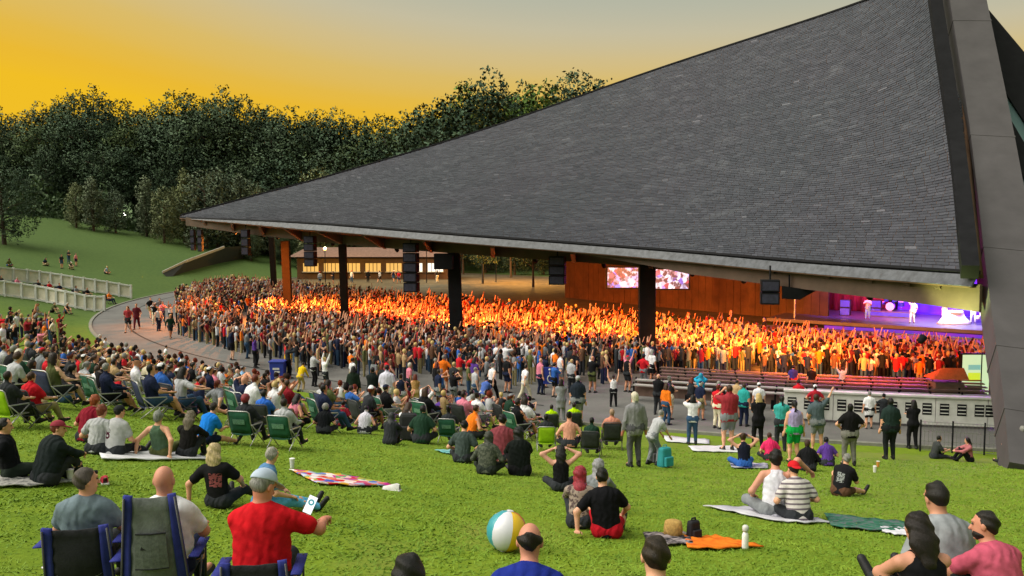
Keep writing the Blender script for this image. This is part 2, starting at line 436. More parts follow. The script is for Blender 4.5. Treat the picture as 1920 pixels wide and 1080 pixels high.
# soffit and ring girder
gird = catmull([at(*p) for p in ((352, 420, 74.4), (470, 436, 70.5), (648, 455, 65), (860, 472, 57.5), (1213, 497, 50.8), (1500, 530, 41), (1700, 552, 35.4), (1856, 566, 31.6))], NE)
rows = []
for i in range(NE):
    k = .25 + .75 * min(1, i / 30)
    rows.append((eave[i] + outw[i] * .34 * k + Vector((0, 0, -.55 * k)), gird[i] + Vector((0, 0, .55))))
mb = MB(); mb.sheet([[a for a, _ in rows], [(a + c) / 2 for a, c in rows], [c for _, c in rows]]); o = pbuild(mb, 'soffit', M_CEIL, smooth=True)
md = o.modifiers.new('solid', 'SOLIDIFY'); md.thickness = .06; md.offset = 0
mb = MB()
for i in range(0, NE - 1): mb.bar(gird[i], gird[i + 1] + (gird[i + 1] - gird[i]) * .02, .95, .45, (0, 0, 1)) if False else None
pts_t = [g + Vector((0, 0, .56)) for g in gird]; pts_b = [g - Vector((0, 0, .12)) for g in gird]
mb.sheet([pts_b, pts_t]); o = pbuild(mb, 'ring_girder', M_GIRD); md = o.modifiers.new('solid', 'SOLIDIFY'); md.thickness = .4; md.offset = 0
for i in range(6, NE - 4, 7):                               # tapered brackets under the overhang
    a, c = rows[i]; mb = MB()
    t = (gird[i + 1] - gird[i]).normalized() * .14
    A_, B_ = a.lerp(c, .1), c; C_ = c - Vector((0, 0, .75)); D_ = a.lerp(c, .1) - Vector((0, 0, .12))
    mb.add([A_ - t, B_ - t, C_ - t, D_ - t, A_ + t, B_ + t, C_ + t, D_ + t], [(0, 1, 2, 3), (7, 6, 5, 4), (0, 4, 5, 1), (1, 5, 6, 2), (2, 6, 7, 3), (3, 7, 4, 0)])
    pbuild(mb, 'roof_bracket', M_GIRD)
# board hung below the eave along the right half of the front
vi = [i for i in range(NE) if project(eave[i])[0] > 1010]; i0 = vi[0]
def vp(i, top):
    k = min(1., (i - i0) / 14.); p = eave[i] - outw[i] * .12
    return p + Vector((0, 0, -.46)) if top else p + Vector((0, 0, -.50 - (.62 + .30 * (i - i0) / (NE - i0)) * k))
mb = MB(); mb.sheet([[vp(i, 0) for i in vi], [vp(i, 1) for i in vi]]); o = pbuild(mb, 'valance_board', M_GIRD); md = o.modifiers.new('solid', 'SOLIDIFY'); md.thickness = .12; md.offset = 0
# inner rafters seen under the roof
for i in range(10, NE - 6, 12):
    mb = MB(); mb.bar(gird[i] + Vector((0, 0, .4)), slope_pt(i, .9) - Vector((0, 0, 1.3)), .35, .8); pbuild(mb, 'rafter', M_GIRD)
# columns
for px, yb, yt, w, Yc in ((1213, 680, 497, 30, 50.9), (857, 650, 474, 24, 57.6), (648, 625, 458, 14, 64.7), (541, 592, 452, 15, 77.5), (515, 556, 445, 10, 97)):
    p = onz(px, yb, 0); p.z = hz(p.x, p.y) - .1; ww = w / F * p.y; top = at(px - (6 if px < 900 else 0), yt, p.y)
    mb = MB(); mb.bar(p, top, ww, ww * .8, (0, 1, 0)); c = pbuild(mb, 'column', M_BLACK if px > 700 else mat('dark_brown_steel', (.016, .010, .007), .8, .2, 2, .1, .05), bevel=.03)
    mb = MB(); mb.box(p + Vector((0, 0, .3)), (ww * 1.5, ww * 1.3, .5)); q = mb.build('base_plate', M_BLACK, c)
    q.location = (0, 0, 0)
# leaning pylon (giant arch leg) at the right end
pyl = catmull([at(*p) for p in ((1948, 905, 24.2), (1929, 760, 26.6), (1892, 540, 31), (1852, 262, 38.2), (1806, 0, 45.2), (1792, -90, 47.6))], 40)
mb = MB(); o0 = None; prof = []
for i, p in enumerate(pyl):
    t = (pyl[min(i + 1, 39)] - pyl[max(i - 1, 0)]).normalized(); side = t.cross(Vector((0, 0, 1)).cross(t)).normalized()
    x = Vector((1, -.18, 0)).normalized(); x = (x - t * x.dot(t)).normalized(); y = t.cross(x)
    k = 1 - .05 * i / 39
    prof.append([p + x * a * .86 * k + y * c_ * .6 for a, c_ in ((-1, -1), (1, -1), (1, 1), (-1, 1))])
for i in range(39):
    o_ = len(mb.v); mb.v += prof[i] + prof[i + 1]
    mb.f += [[o_ + a, o_ + (a + 1) % 4, o_ + 4 + (a + 1) % 4, o_ + 4 + a] for a in range(4)]
mb.f.append([0, 3, 2, 1])
pbuild(mb, 'leaning_pylon', M_CORTEN)
mb = MB()
for i in range(10, 39): mb.bar(prof[i][0].lerp(prof[i][3], .3), prof[i + 1][0].lerp(prof[i + 1][3], .3), .5, .5)
mb2 = MB(); gp = []
for i in range(8, 40):
    qx, qy = min((project(c_) for c_ in prof[i]), key=lambda w: w[0])
    if qy < 512: gp.append(at(qx - 11, qy, pyl[i].y - .95 - 1.1 * float(sstep(220, 480, qy))))
for p, p2 in zip(gp, gp[1:]): mb2.bar(p, p2 + (p2 - p) * .03, .55, .55)
pbuild(mb2, 'pylon_gutter', M_BLACK)
for i in (6, 11, 17, 23, 29, 35):                            # bolted flange seams across the pylon
    mb = MB(); pr_ = [p + (p - pyl[i]) * .025 for p in prof[i]]; t = (pyl[i + 1] - pyl[i]).normalized() * .05
    mb.add([p - t for p in pr_] + [p + t for p in pr_], [(0, 1, 5, 4), (1, 2, 6, 5), (2, 3, 7, 6), (3, 0, 4, 7), (3, 2, 1, 0), (4, 5, 6, 7)])
    pbuild(mb, 'flange_seam', M_CORTEN)
# the steel frame on the other side of the pylon
M_TEAL = mat('teal_panel', (.10, .17, .18), .4, .15, .8, .1, .5)
def strip(pts, w, name, m, d=.5):
    mbx = MB(); P = [at(*p) for p in pts]
    for p, p2 in zip(P, P[1:]): mbx.bar(p, p2, w, d, (0, -1, .3))
    return pbuild(mbx, name, m)
def slab(poly, name, m, back=0.):
    P = [at(px, py, 46 - py / 760 * 14 + back) for px, py in poly]; T = [p + Vector((.1, .35, 0)) for p in P]; mbx = MB()
    mbx.add(P + T, [(3, 2, 1, 0), (4, 5, 6, 7), (0, 1, 5, 4), (1, 2, 6, 5), (2, 3, 7, 6), (3, 0, 4, 7)]); return pbuild(mbx, name, m)
slab(((1832, -8), (1990, 180), (1990, 335), (1860, 134)), 'steel_rafter', M_BLACK)
slab(((1860, 136), (1990, 338), (1990, 388), (1866, 174)), 'glazed_panel', M_TEAL, .25)
slab(((1866, 173), (1990, 387), (1990, 502), (1886, 250)), 'steel_rafter', M_BLACK)
slab(((1886, 250), (1990, 503), (1990, 562), (1900, 332)), 'glazed_panel', M_TEAL, .25)
slab(((1898, 330), (1990, 560), (1990, 780), (1922, 520)), 'steel_rafter', M_BLACK)

# ---- timber back wall of the pavilion, plank by plank
M_WALL = mat('timber_wall', (.055, .028, .013), .7, .3, 1.1)
wall = empty('timber_wall', (14, 80, -1.5)); tag(wall, 'tall brown timber wall behind the crowd under the roof', 'wall')
WP = [Vector((5.8, 96, 0)), Vector((11.0, 89, 0)), Vector((18.5, 80, 0)), Vector((25.6, 71.5, 0))]
cum = [0]
for p, p2 in zip(WP, WP[1:]): cum.append(cum[-1] + (p2 - p).length)
s = 0; boards = []
while s < cum[-1] - .2:
    k = max(i for i in range(3) if cum[i] <= s + 1e-6); t = (s - cum[k]) / (cum[k + 1] - cum[k])
    p = WP[k].lerp(WP[k + 1], t); d_ = (WP[k + 1] - WP[k]).normalized()
    nrm = Vector((d_.y, -d_.x, 0)); mb = MB()
    mb.bar(p + d_ * .38 + Vector((0, 0, -1.8)) + nrm * rng.uniform(0, .05), p + d_ * .38 + Vector((0, 0, 8.2)), .74, .14, nrm)
    o = mb.build('plank', M_WALL, wall); o.location = -Vector(wall.location); s += .77

# ================================================================ PEOPLE
def V3(*a): return np.array(a, float)
def nrm(v): return v / max(np.linalg.norm(v), 1e-9)
def ik(a, b, l1, l2, pole):
    d = b - a; L = np.linalg.norm(d); Lm = (l1 + l2) * .995
    if L > Lm: b = a + d / L * Lm; d = b - a; L = Lm
    L = max(L, abs(l1 - l2) + .01); u = d / max(np.linalg.norm(d), 1e-6)
    x = (l1 * l1 - l2 * l2 + L * L) / (2 * L); y = math.sqrt(max(l1 * l1 - x * x, 0))
    p = pole - u * (pole @ u); p = nrm(p)
    return a + u * x + p * y, b
# pose: pelvis z, spine lean (deg, + forward), wrists (left, right), ankles (left, right), arm poles, leg poles
def W(x, y, z): return V3(x, y, z)
POSES = dict(
 stand=dict(pz=.94, lean=2, w=(W(-.27, .06, .86), W(.27, .03, .86)), a=(W(-.11, -.02, .085), W(.12, .05, .085))),
 stand_hips=dict(pz=.94, lean=0, w=(W(-.20, .06, 1.02), W(.20, .06, 1.02)), a=(W(-.14, 0, .085), W(.15, .04, .085)), ap=(V3(-1, -.4, 0), V3(1, -.4, 0))),
 stand_fold=dict(pz=.94, lean=1, w=(W(.10, .22, 1.16), W(-.10, .24, 1.20)), a=(W(-.13, .02, .085), W(.11, -.03, .085)), ap=(V3(-1, 0, -.8), V3(1, 0, -.8))),
 stand_phone=dict(pz=.94, lean=-2, w=(W(-.07, .30, 1.56), W(.07, .30, 1.56)), a=(W(-.13, 0, .085), W(.12, .05, .085)), ap=(V3(-1, 0, -.7), V3(1, 0, -.7))),
 stand_cheer=dict(pz=.94, lean=-3, w=(W(-.30, .10, 1.88), W(.26, .14, 1.93)), a=(W(-.14, 0, .085), W(.14, .05, .085)), ap=(V3(-1, 0, 0), V3(1, 0, 0))),
 stand_wave=dict(pz=.94, lean=2, w=(W(-.24, .10, .90), W(.40, .16, 1.84)), a=(W(-.13, 0, .085), W(.13, .05, .085)), ap=(V3(-.5, -1, 0), V3(1, 0, .2)), side=-6),
 stand_clap=dict(pz=.94, lean=2, w=(W(-.05, .34, 1.30), W(.05, .34, 1.30)), a=(W(-.12, 0, .085), W(.13, .05, .085)), ap=(V3(-1, 0, -.6), V3(1, 0, -.6))),
 walk=dict(pz=.92, lean=4, w=(W(-.26, .22, .93), W(.26, -.16, .90)), a=(W(-.09, -.32, .13), W(.10, .30, .085))),
 bend=dict(pz=.90, lean=32, w=(W(-.18, .55, .78), W(.18, .55, .80)), a=(W(-.13, -.05, .085), W(.13, .10, .085))),
 cross=dict(pz=.13, lean=9, w=(W(-.26, .30, .30), W(.26, .30, .30)), a=(W(.10, .34, .08), W(-.12, .40, .08)), lp=(V3(-1, .35, .35), V3(1, .35, .35))),
 knees=dict(pz=.13, lean=10, w=(W(-.06, .52, .40), W(.08, .52, .42)), a=(W(-.12, .52, .08), W(.12, .55, .08)), lp=(V3(-.25, .2, 1), V3(.25, .2, 1)), ap=(V3(-1, 0, -.3), V3(1, 0, -.3))),
 back=dict(pz=.13, lean=-20, w=(W(-.34, -.30, .09), W(.34, -.28, .09)), a=(W(-.13, .84, .07), W(.14, .80, .07)), lp=(V3(-.2, 0, 1), V3(.2, 0, 1)), ap=(V3(-1, -.6, 0), V3(1, -.6, 0))),
 legs=dict(pz=.13, lean=4, w=(W(-.20, .34, .26), W(.20, .36, .26)), a=(W(-.12, .88, .07), W(.10, .84, .07)), lp=(V3(-.2, 0, 1), V3(.2, 0, 1))),
 prop=dict(pz=.13, lean=-6, w=(W(-.40, -.12, .09), W(.22, .32, .28)), a=(W(-.10, .62, .08), W(.22, .80, .07)), lp=(V3(-.4, 0, 1), V3(.4, 0, 1)), ap=(V3(-1, -.4, .2), V3(1, 0, -.5)), side=-7),
 side=dict(pz=.13, lean=14, w=(W(-.12, .44, .36), W(.10, .50, .38)), a=(W(-.14, .40, .08), W(.16, .95, .07)), lp=(V3(-.5, .2, 1), V3(.3, 0, 1))),
 chair=dict(pz=.42, lean=-10, w=(W(-.22, .34, .62), W(.24, .32, .62)), a=(W(-.15, .60, .08), W(.15, .64, .08)), lp=(V3(-.1, .3, 1), V3(.1, .3, 1)), ap=(V3(-.6, -1, -.6), V3(.6, -1, -.6))),
 chair_lean=dict(pz=.42, lean=16, w=(W(-.10, .46, .64), W(.10, .46, .64)), a=(W(-.16, .50, .08), W(.16, .54, .08)), lp=(V3(-.1, .3, 1), V3(.1, .3, 1))),
 chair_phone=dict(pz=.42, lean=2, w=(W(.30, .42, .76), W(.44, .36, .74)), a=(W(-.17, .55, .08), W(.17, .60, .08)), lp=(V3(-.1, .3, 1), V3(.1, .3, 1)), ap=(V3(-1, 0, -.6), V3(1, -.3, -.5))),
 chair_behind=dict(pz=.42, lean=-6, w=(W(-.10, .06, 1.22), W(.10, .06, 1.22)), a=(W(-.15, .60, .08), W(.15, .64, .08)), lp=(V3(-.1, .3, 1), V3(.1, .3, 1)), ap=(V3(-1, 0, .3), V3(1, 0, .3))),
 hug=dict(pz=.13, lean=6, w=(W(-.22, .30, .28), W(.50, .06, .66)), a=(W(.10, .34, .08), W(-.12, .40, .08)), lp=(V3(-1, .35, .35), V3(1, .35, .35)), ap=(V3(-.5, -1, 0), V3(.2, -.4, .8)), side=6),
 handhead=dict(pz=.13, lean=4, w=(W(-.16, .06, .86), W(.16, .06, .86)), a=(W(.10, .34, .08), W(-.12, .40, .08)), lp=(V3(-1, .35, .35), V3(1, .35, .35)), ap=(V3(-1, 0, .3), V3(1, 0, .3))),
)
def skeleton(pose, yaw=0., nod=0., bulk=1.):
    P = POSES[pose]; J = {}; le = R(P['lean']); sd = R(P.get('side', 0))
    U = nrm(V3(math.sin(sd), math.sin(le), math.cos(le))); Fw = nrm(V3(0, math.cos(le), -math.sin(le))); Rt = nrm(np.cross(Fw, U)); Fw = np.cross(U, Rt)
    pel = V3(0, 0, P['pz']); nb = pel + U * .51
    J.update(U=U, F=Fw, Rt=Rt, pel=pel, nb=nb)
    seated = P['pz'] < .6
    hu = nrm(U * .35 + V3(0, 0, .65 if P['lean'] > -30 else .3) + V3(0, .10, 0)); 
    y_, n_ = R(yaw), R(nod)
    HF = V3(math.sin(y_), math.cos(y_) * math.cos(n_), -math.sin(n_)); HU = nrm(hu - HF * (hu @ HF) * 1.0); HF = nrm(HF - HU * (HF @ HU)); HR = np.cross(HF, HU)
    J.update(HF=HF, HU=HU, HR=HR, hd=nb + hu * .182 + HF * .02)
    ap = P.get('ap', (V3(-.5, -1, -.2), V3(.5, -1, -.2))); lp = P.get('lp', (V3(-.05, 1, .1), V3(.05, 1, .1)))
    for k, sx in enumerate((-1, 1)):
        sh = nb - U * .065 + Rt * sx * (.172 * (.9 + .1 * bulk)); J['sh%d' % k] = sh
        J['el%d' % k], J['wr%d' % k] = ik(sh, P['w'][k], .285, .255, ap[k])
        hp = pel + V3(sx * .085, 0, -.02); J['hp%d' % k] = hp
        J['kn%d' % k], J['an%d' % k] = ik(hp, P['a'][k], .43, .42, lp[k])
    return J
def prims(spec):
    """list of (group, kind, params): the body in skin, clothes a little outside it"""
    pose = spec['pose']; J = skeleton(pose, spec.get('yaw', 0), spec.get('nod', 0), spec.get('bulk', 1)); B = spec.get('bulk', 1.); L = []
    U, Fw, Rt = J['U'], J['F'], J['Rt']; pel, nb, hd = J['pel'], J['nb'], J['hd']; HF, HU, HR = J['HF'], J['HU'], J['HR']
    def c(g, a, b, ra, rb, fl=None, k=.04, cuts=()): L.append((g, 'c', (a, b, ra, rb, fl, k, cuts)))
    def e(g, cen, rad, axes, k=.03, cuts=()): L.append((g, 'e', (cen, rad, axes, k, cuts)))
    fem = spec.get('fem', False)
    wa = .145 * B * (.9 if fem else 1); ch = .165 * B * (.9 if fem else 1)
    c('skin', pel + U * .02, nb - U * .13, wa, ch, (Fw, .66)); c('skin', J['sh0'] * .75 + J['sh1'] * .25, J['sh1'] * .75 + J['sh0'] * .25, .075, .075)
    c('skin', nb - U * .07, hd - HU * .07, .062, .056); c('skin', J['hp0'], J['hp1'], .12 * B, .12 * B)
    for k in (0, 1):
        sh, el, wr = J['sh%d' % k], J['el%d' % k], J['wr%d' % k]; sx = -1 if k == 0 else 1
        c('skin', sh, el, .056 * (.6 + .4 * B), .042); c('skin', el, wr, .043, .029)
        hp, kn, an = J['hp%d' % k], J['kn%d' % k], J['an%d' % k]
        c('skin', hp, kn, .088 * B, .058); c('skin', kn, kn * .6 + an * .4, .057, .055); c('skin', kn * .6 + an * .4, an, .055, .036)
        sl = spec.get('sleeve', 's')
        if sl == 's': c('shirt', sh + U * .004, sh * .36 + el * .64, .073, .074, None, .03)
        elif sl == 'l': c('shirt', sh, el, .073, .060, None, .03); c('shirt', el, wr * .96 + el * .04, .060, .045, None, .02)
        bt = spec.get('bottom', 'long'); bw = 1.12
        if bt != 'none':
            e1 = hp * .28 + kn * .72 if bt == 'short' else kn
            c('trousers', hp, e1, .100 * B, .082 if bt == 'short' else .070, None, .04)
            if bt == 'long': c('trousers', kn, an * .95 + kn * .05, .070, .056, None, .03)
        fd = nrm(V3(0.15 * sx, 1, 0)) if P_stand(pose) else nrm(V3(.25 * sx, .55, .80 if an[2] < .1 and pose in ('back', 'legs', 'side', 'prop') else .15))
        heel = an - fd * .05 + V3(0, 0, -.03); toe = an + fd * .17 + V3(0, 0, -.04 if P_stand(pose) or pose.startswith('chair') else 0)
        c('shoe', heel, toe, .048, .040, None, .02); c('skin', an, an + fd * .14, .035, .03, None, .02)
    hem = -.06 if spec.get('hem', 0) == 0 else -spec['hem']
    tw = 1.10
    c('shirt', pel + U * (hem - .12 if P_stand(pose) else hem), nb - U * .13, wa * tw + .014, ch * 1.06 + .010, (Fw, .72), .04, ((-U, pel + U * (hem - .05)),))
    if spec.get('sleeve', 's') == 't':
        c('shirt', nb - U * .14 - Rt * .06, nb - U * .14 + Rt * .06, .09, .09, (Fw, .85), .04)
        for sx in (-1, 1): c('shirt', nb - U * .16 + Rt * sx * .09 - Fw * .03, nb - U * .03 + Rt * sx * .085, .035, .028, None, .03)
    else: c('shirt', J['sh0'] * .78 + J['sh1'] * .22, J['sh1'] * .78 + J['sh0'] * .22, .088, .088, None, .045); c('shirt', nb - U * .10, nb - U * .025, .12, .070, None, .04)
    if spec.get('belly'): c('shirt', pel + U * .10 + Fw * .05, pel + U * .24 + Fw * .06, .16 * B, .15 * B, None, .08)
    if spec.get('bottom', 'long') != 'none': c('trousers', J['hp0'], J['hp1'], .128 * B, .128 * B, None, .04); c('trousers', pel - U * .02, pel + U * .04, wa + .01, wa + .008, (Fw, .72), .03)
    if spec.get('bottom') == 'skirt': pass
    # head
    ax = (HR, HF, HU)
    e('skin', hd + HU * .02 - HF * .008, (.074, .093, .100), ax); e('skin', hd - HU * .05 + HF * .028, (.056, .062, .062), ax, .03)
    if spec.get('fine'):
        c('skin', hd + HF * .088 + HU * .012, hd + HF * .110 - HU * .028, .010, .015, None, .012)
        c('skin', hd + HF * .085 - HU * .062 - HR * .018, hd + HF * .085 - HU * .062 + HR * .018, .009, .009, None, .01)
        c('skin', hd + HF * .082 + HU * .034 - HR * .035, hd + HF * .082 + HU * .034 + HR * .035, .012, .012, None, .015)
        e('skin', hd + HF * .07 - HU * .098, (.022, .020, .018), ax, .02)
        for sx in (-1, 1): e('skin', hd + HR * sx * .078 - HU * .005 - HF * .005, (.012, .022, .034), ax, .008)
    hk = spec.get('hair', 'short'); face = (nrm(HF * .82 - HU * .57), .022)
    hc = hd + HU * .024 - HF * .014
    if hk in ('short', 'grey'): e('hair', hc, (.084, .100, .106), ax, .01, ((face[0], face[1]), (-HU, .092)))
    elif hk == 'crop': e('hair', hc - HU * .002, (.083, .101, .111), ax, .01, ((face[0], face[1] - .004), (-HU, .085)))
    elif hk == 'fringe': e('hair', hc, (.083, .099, .100), ax, .01, ((face[0], -.012), (nrm(HU * .9 + HF * .42), .008), (-HU, .092)))
    elif hk == 'bob': e('hair', hc - HU * .02, (.094, .106, .128), ax, .01, ((face[0], .022), (-HU, .128)))
    elif hk == 'curly': e('hair', hc - HU * .01, (.112, .122, .128), ax, .01, ((face[0], .03),)); 
    elif hk == 'long':
        e('hair', hc - HU * .01, (.090, .104, .116), ax, .03, ((face[0], .024),))
        m_ = hc - HF * .075 - U * .13; c('hair', hc - HF * .035, m_, .094, .104, (Fw, .55), .04); c('hair', m_, hc - HF * .105 - U * .27, .104, .060, (Fw, .45), .04)
    elif hk == 'tail':
        e('hair', hc, (.084, .100, .106), ax, .02, ((face[0], .022), (-HU, .092)))
        c('hair', hc - HF * .10 + HU * .03, hc - HF * .135 - U * .20, .034, .022, None, .02)
    elif hk == 'bun':
        e('hair', hc, (.084, .100, .106), ax, .02, ((face[0], .022), (-HU, .092))); e('hair', hc - HF * .085 + HU * .075, (.05, .05, .05), ax, .02)
    elif hk == 'hood':
        e('hair', hd - HF * .015 + HU * .01, (.108, .118, .135), ax, .02, ((HF, .055),)); c('hair', hd - HU * .09, nb - U * .04, .10, .13, None, .05)
    elif hk == 'beard':
        e('hair', hc, (.088, .104, .110), ax, .02, ((face[0], .022),)); c('hair', hc - HF * .05, hc - HF * .06 - U * .22, .08, .06, (Fw, .62), .03)
        c('hair', hd - HU * .07 + HF * .06, hd - HU * .26 + HF * .06, .055, .03, None, .02)
    if spec.get('stubble'): e('hair', hd - HU * .065 + HF * .030, (.063, .070, .056), ax, .01, ((HU, .035),))
    if spec.get('cap'):
        cf = -HF if spec.get('cap_back') else HF
        e('cap', hd + HU * .038 - HF * .010, (.095, .112, .100), ax, .01, ((-HU, -.004),))
        fine = spec.get('fine'); e('cap', hd + cf * .125 + HU * .040, (.072, .082, .011 if fine else .022), (np.cross(HU, cf), nrm(cf - HU * .22), nrm(HU + cf * .22)), .01)
    if spec.get('hat'):
        e('cap', hd + HU * .055, (.092, .108, .098), ax, .02, ((-HU, -.004),)); e('cap', hd + HU * .052, (.165, .18, .014), ax, .02)
    return L, J
def P_stand(p): return p.startswith('stand') or p in ('walk', 'bend')
def hand_prims(J, k, mode):
    """palm, four fingers and thumb; relaxed, flat on the ground or closed round a thing held"""
    el, wr = J['el%d' % k], J['wr%d' % k]; sx = -1 if k == 0 else 1
    d = nrm(wr - el); side = nrm(np.cross(d, V3(0, 0, 1) if abs(d[2]) < .9 else V3(0, 1, 0))); nrmv = np.cross(side, d)
    if nrmv[2] > 0: nrmv = -nrmv
    if mode == 'flat': d = nrm(V3(d[0] * .3, -.7 if wr[1] < 0 else .7, 0)); side = V3(1, 0, 0); nrmv = V3(0, 0, -1)
    th = side * (1 if (side @ J['Rt']) * sx < 0 else -1)
    out = [('c', (wr, wr + d * .05, .028, .034, (nrmv, .62), .02)), ('c', (wr + d * .045 - side * .022, wr + d * .075 + side * .022, .024, .024, (nrmv, .6), .02))]
    cu = {'flat': (.05, .12), 'relax': (.5, .95), 'grip': (1.0, 1.9)}[mode]
    for i, ln in enumerate((.066, .076, .070, .054)):
        o = wr + d * .085 + th * (.030 - .020 * i); a = cu[0]; p1 = o + (d * math.cos(a) + nrmv * math.sin(a)) * ln * .52
        a = cu[1]; p2 = p1 + (d * math.cos(a) + nrmv * math.sin(a)) * ln * .5
        out += [('c', (o - d * .015, p1, .0095, .0088, None, .004)), ('c', (p1, p2, .0088, .0074, None, .003))]
    t0 = wr + d * .025 + th * .028; t1 = t0 + nrm(th * .75 + d * .55 + nrmv * .35) * .042; t2 = t1 + nrm(d * .9 + nrmv * .45 + th * .1) * .034
    out += [('c', (t0, t1, .0125, .0105, None, .008)), ('c', (t1, t2, .0105, .0085, None, .003))]
    return out
def sdf_grid(pr, h, pad=.05, noise=0., box=None):
    """smooth union of the primitives on a grid; returns distance, nearest group, origin"""
    lo = V3(9, 9, 9); hi = -lo; bbs = []
    for g, t, q in pr:
        if t == 'c':
            a, b_, ra, rb = q[:4]; r = max(ra, rb); l_, h_ = np.minimum(a, b_) - r * 1.05, np.maximum(a, b_) + r * 1.05
        else: r = max(q[1]); l_, h_ = q[0] - r, q[0] + r
        bbs.append((l_, h_)); lo = np.minimum(lo, l_); hi = np.maximum(hi, h_)
    if box is not None: lo, hi = box
    lo = lo - pad; hi = hi + pad
    n = np.maximum(((hi - lo) / h).astype(int) + 2, 4); D = np.full(n, 1., np.float32); G = np.zeros(n, np.int8); DM = np.full(n, 9., np.float32)
    axs = [lo[i] + np.arange(n[i]) * h for i in range(3)]
    for (g, t, q), (l_, h_) in zip(pr, bbs):
        i0 = np.maximum(((l_ - .09 - lo) / h).astype(int), 0); i1 = np.minimum(((h_ + .09 - lo) / h).astype(int) + 2, n)
        if (i1 <= i0 + 1).any(): continue
        sl = tuple(slice(a, b_) for a, b_ in zip(i0, i1))
        Xg = axs[0][sl[0]][:, None, None].astype(np.float32); Yg = axs[1][sl[1]][None, :, None].astype(np.float32); Zg = axs[2][sl[2]][None, None, :].astype(np.float32)
        if t == 'c':
            a, b_, ra, rb, fl, k = q[:6]; x, y, z = Xg - a[0], Yg - a[1], Zg - a[2]; ba = b_ - a
            if fl is not None:
                nv, kf = fl; m = (x * nv[0] + y * nv[1] + z * nv[2]) * (1 / kf - 1)
                x, y, z = x + m * nv[0], y + m * nv[1], z + m * nv[2]; ba = ba + nv * (ba @ nv) * (1 / kf - 1)
            tt = np.clip((x * ba[0] + y * ba[1] + z * ba[2]) / max(ba @ ba, 1e-9), 0, 1)
            d = np.sqrt((x - tt * ba[0]) ** 2 + (y - tt * ba[1]) ** 2 + (z - tt * ba[2]) ** 2) - (ra + (rb - ra) * tt)
            if fl is not None: d = d * .8
            for nv, pt in (q[6] if len(q) > 6 else ()): d = np.maximum(d, (Xg - pt[0]) * nv[0] + (Yg - pt[1]) * nv[1] + (Zg - pt[2]) * nv[2])
        else:
            cen, rad, ax, k, cuts = q; x, y, z = Xg - cen[0], Yg - cen[1], Zg - cen[2]; u = [x * A[0] + y * A[1] + z * A[2] for A in ax]
            d = (np.sqrt((u[0] / rad[0]) ** 2 + (u[1] / rad[1]) ** 2 + (u[2] / rad[2]) ** 2) - 1) * min(rad) if min(rad) > .03 else (np.sqrt((u[0] / rad[0]) ** 2 + (u[1] / rad[1]) ** 2 + (u[2] / rad[2]) ** 2) - 1) * (min(rad) + .004)
            for nv, off in cuts: d = np.maximum(d, x * nv[0] + y * nv[1] + z * nv[2] - off)
        Db = D[sl]; mn = np.minimum(Db, d)
        hh = np.maximum(k - np.abs(Db - d), 0) / k; D[sl] = mn - hh * hh * k * .25
        cl = d < DM[sl]; G[sl] = np.where(cl, GI.get(g, 0), G[sl]); DM[sl] = np.where(cl, d, DM[sl])
    if noise:
        Xg = axs[0][:, None, None]; Yg = axs[1][None, :, None]; Zg = axs[2][None, None, :]
        D += (noise * (np.sin(Xg * 31 + Zg * 23 + 2 * np.sin(Yg * 17)) * np.sin(Zg * 41 - Yg * 19 + np.sin(Xg * 29)) + .6 * np.sin(Zg * 67 + Xg * 43 + 3 * np.sin(Yg * 11)))).astype(np.float32)
    return D, G, lo
def nets(D, G, lo, h):
    S = D < 0; n = np.array(D.shape)
    corners = [(i, j, k) for i in (0, 1) for j in (0, 1) for k in (0, 1)]
    cs = lambda A, c: A[c[0]:n[0] - 1 + c[0], c[1]:n[1] - 1 + c[1], c[2]:n[2] - 1 + c[2]]
    cnt = sum(cs(S, c).astype(np.int8) for c in corners); act = (cnt > 0) & (cnt < 8)
    I = np.argwhere(act); m = len(I); ID = np.full(act.shape, -1, np.int32); ID[act] = np.arange(m)
    val = np.stack([cs(D, c)[act] for c in corners], 1); pos = np.zeros((m, 3)); num = np.zeros(m)
    for a in range(8):
        for ax in range(3):
            if corners[a][ax] == 0:
                cb = list(corners[a]); cb[ax] = 1; b_ = corners.index(tuple(cb)); va, vb = val[:, a], val[:, b_]; x = (va < 0) != (vb < 0)
                t = np.where(x, va / np.where(va == vb, 1, va - vb), 0)
                p = np.array(corners[a], float)[None] + np.eye(3)[ax][None] * t[:, None]
                pos += p * x[:, None]; num += x
    v = lo + (I + pos / np.maximum(num, 1)[:, None]) * h; q = []
    for ax in range(3):
        o1, o2 = [i for i in range(3) if i != ax]
        if ax == 1: o1, o2 = o2, o1
        sl0 = [slice(None)] * 3; sl1 = [slice(None)] * 3; sl0[ax] = slice(0, n[ax] - 1); sl1[ax] = slice(1, n[ax])
        for o in (o1, o2): sl0[o] = slice(1, n[o] - 1); sl1[o] = slice(1, n[o] - 1)
        a_, b_ = S[tuple(sl0)], S[tuple(sl1)]; E = np.argwhere(a_ != b_)
        if not len(E): continue
        sign = a_[tuple(E.T)]; E = E.copy(); E[:, o1] += 1; E[:, o2] += 1
        def cid(d1, d2): e2 = E.copy(); e2[:, o1] += d1; e2[:, o2] += d2; return ID[tuple(e2.T)]
        Q = np.stack([cid(-1, -1), cid(0, -1), cid(0, 0), cid(-1, 0)], 1); Q[~sign] = Q[~sign][:, ::-1]; q.append(Q)
    q = np.concatenate(q) if q else np.zeros((0, 4), int); q = q[(q >= 0).all(1)]
    gv = cs(G, (0, 0, 0))[act]
    return v, q, gv[q[:, 0]] if len(q) else np.zeros(0)
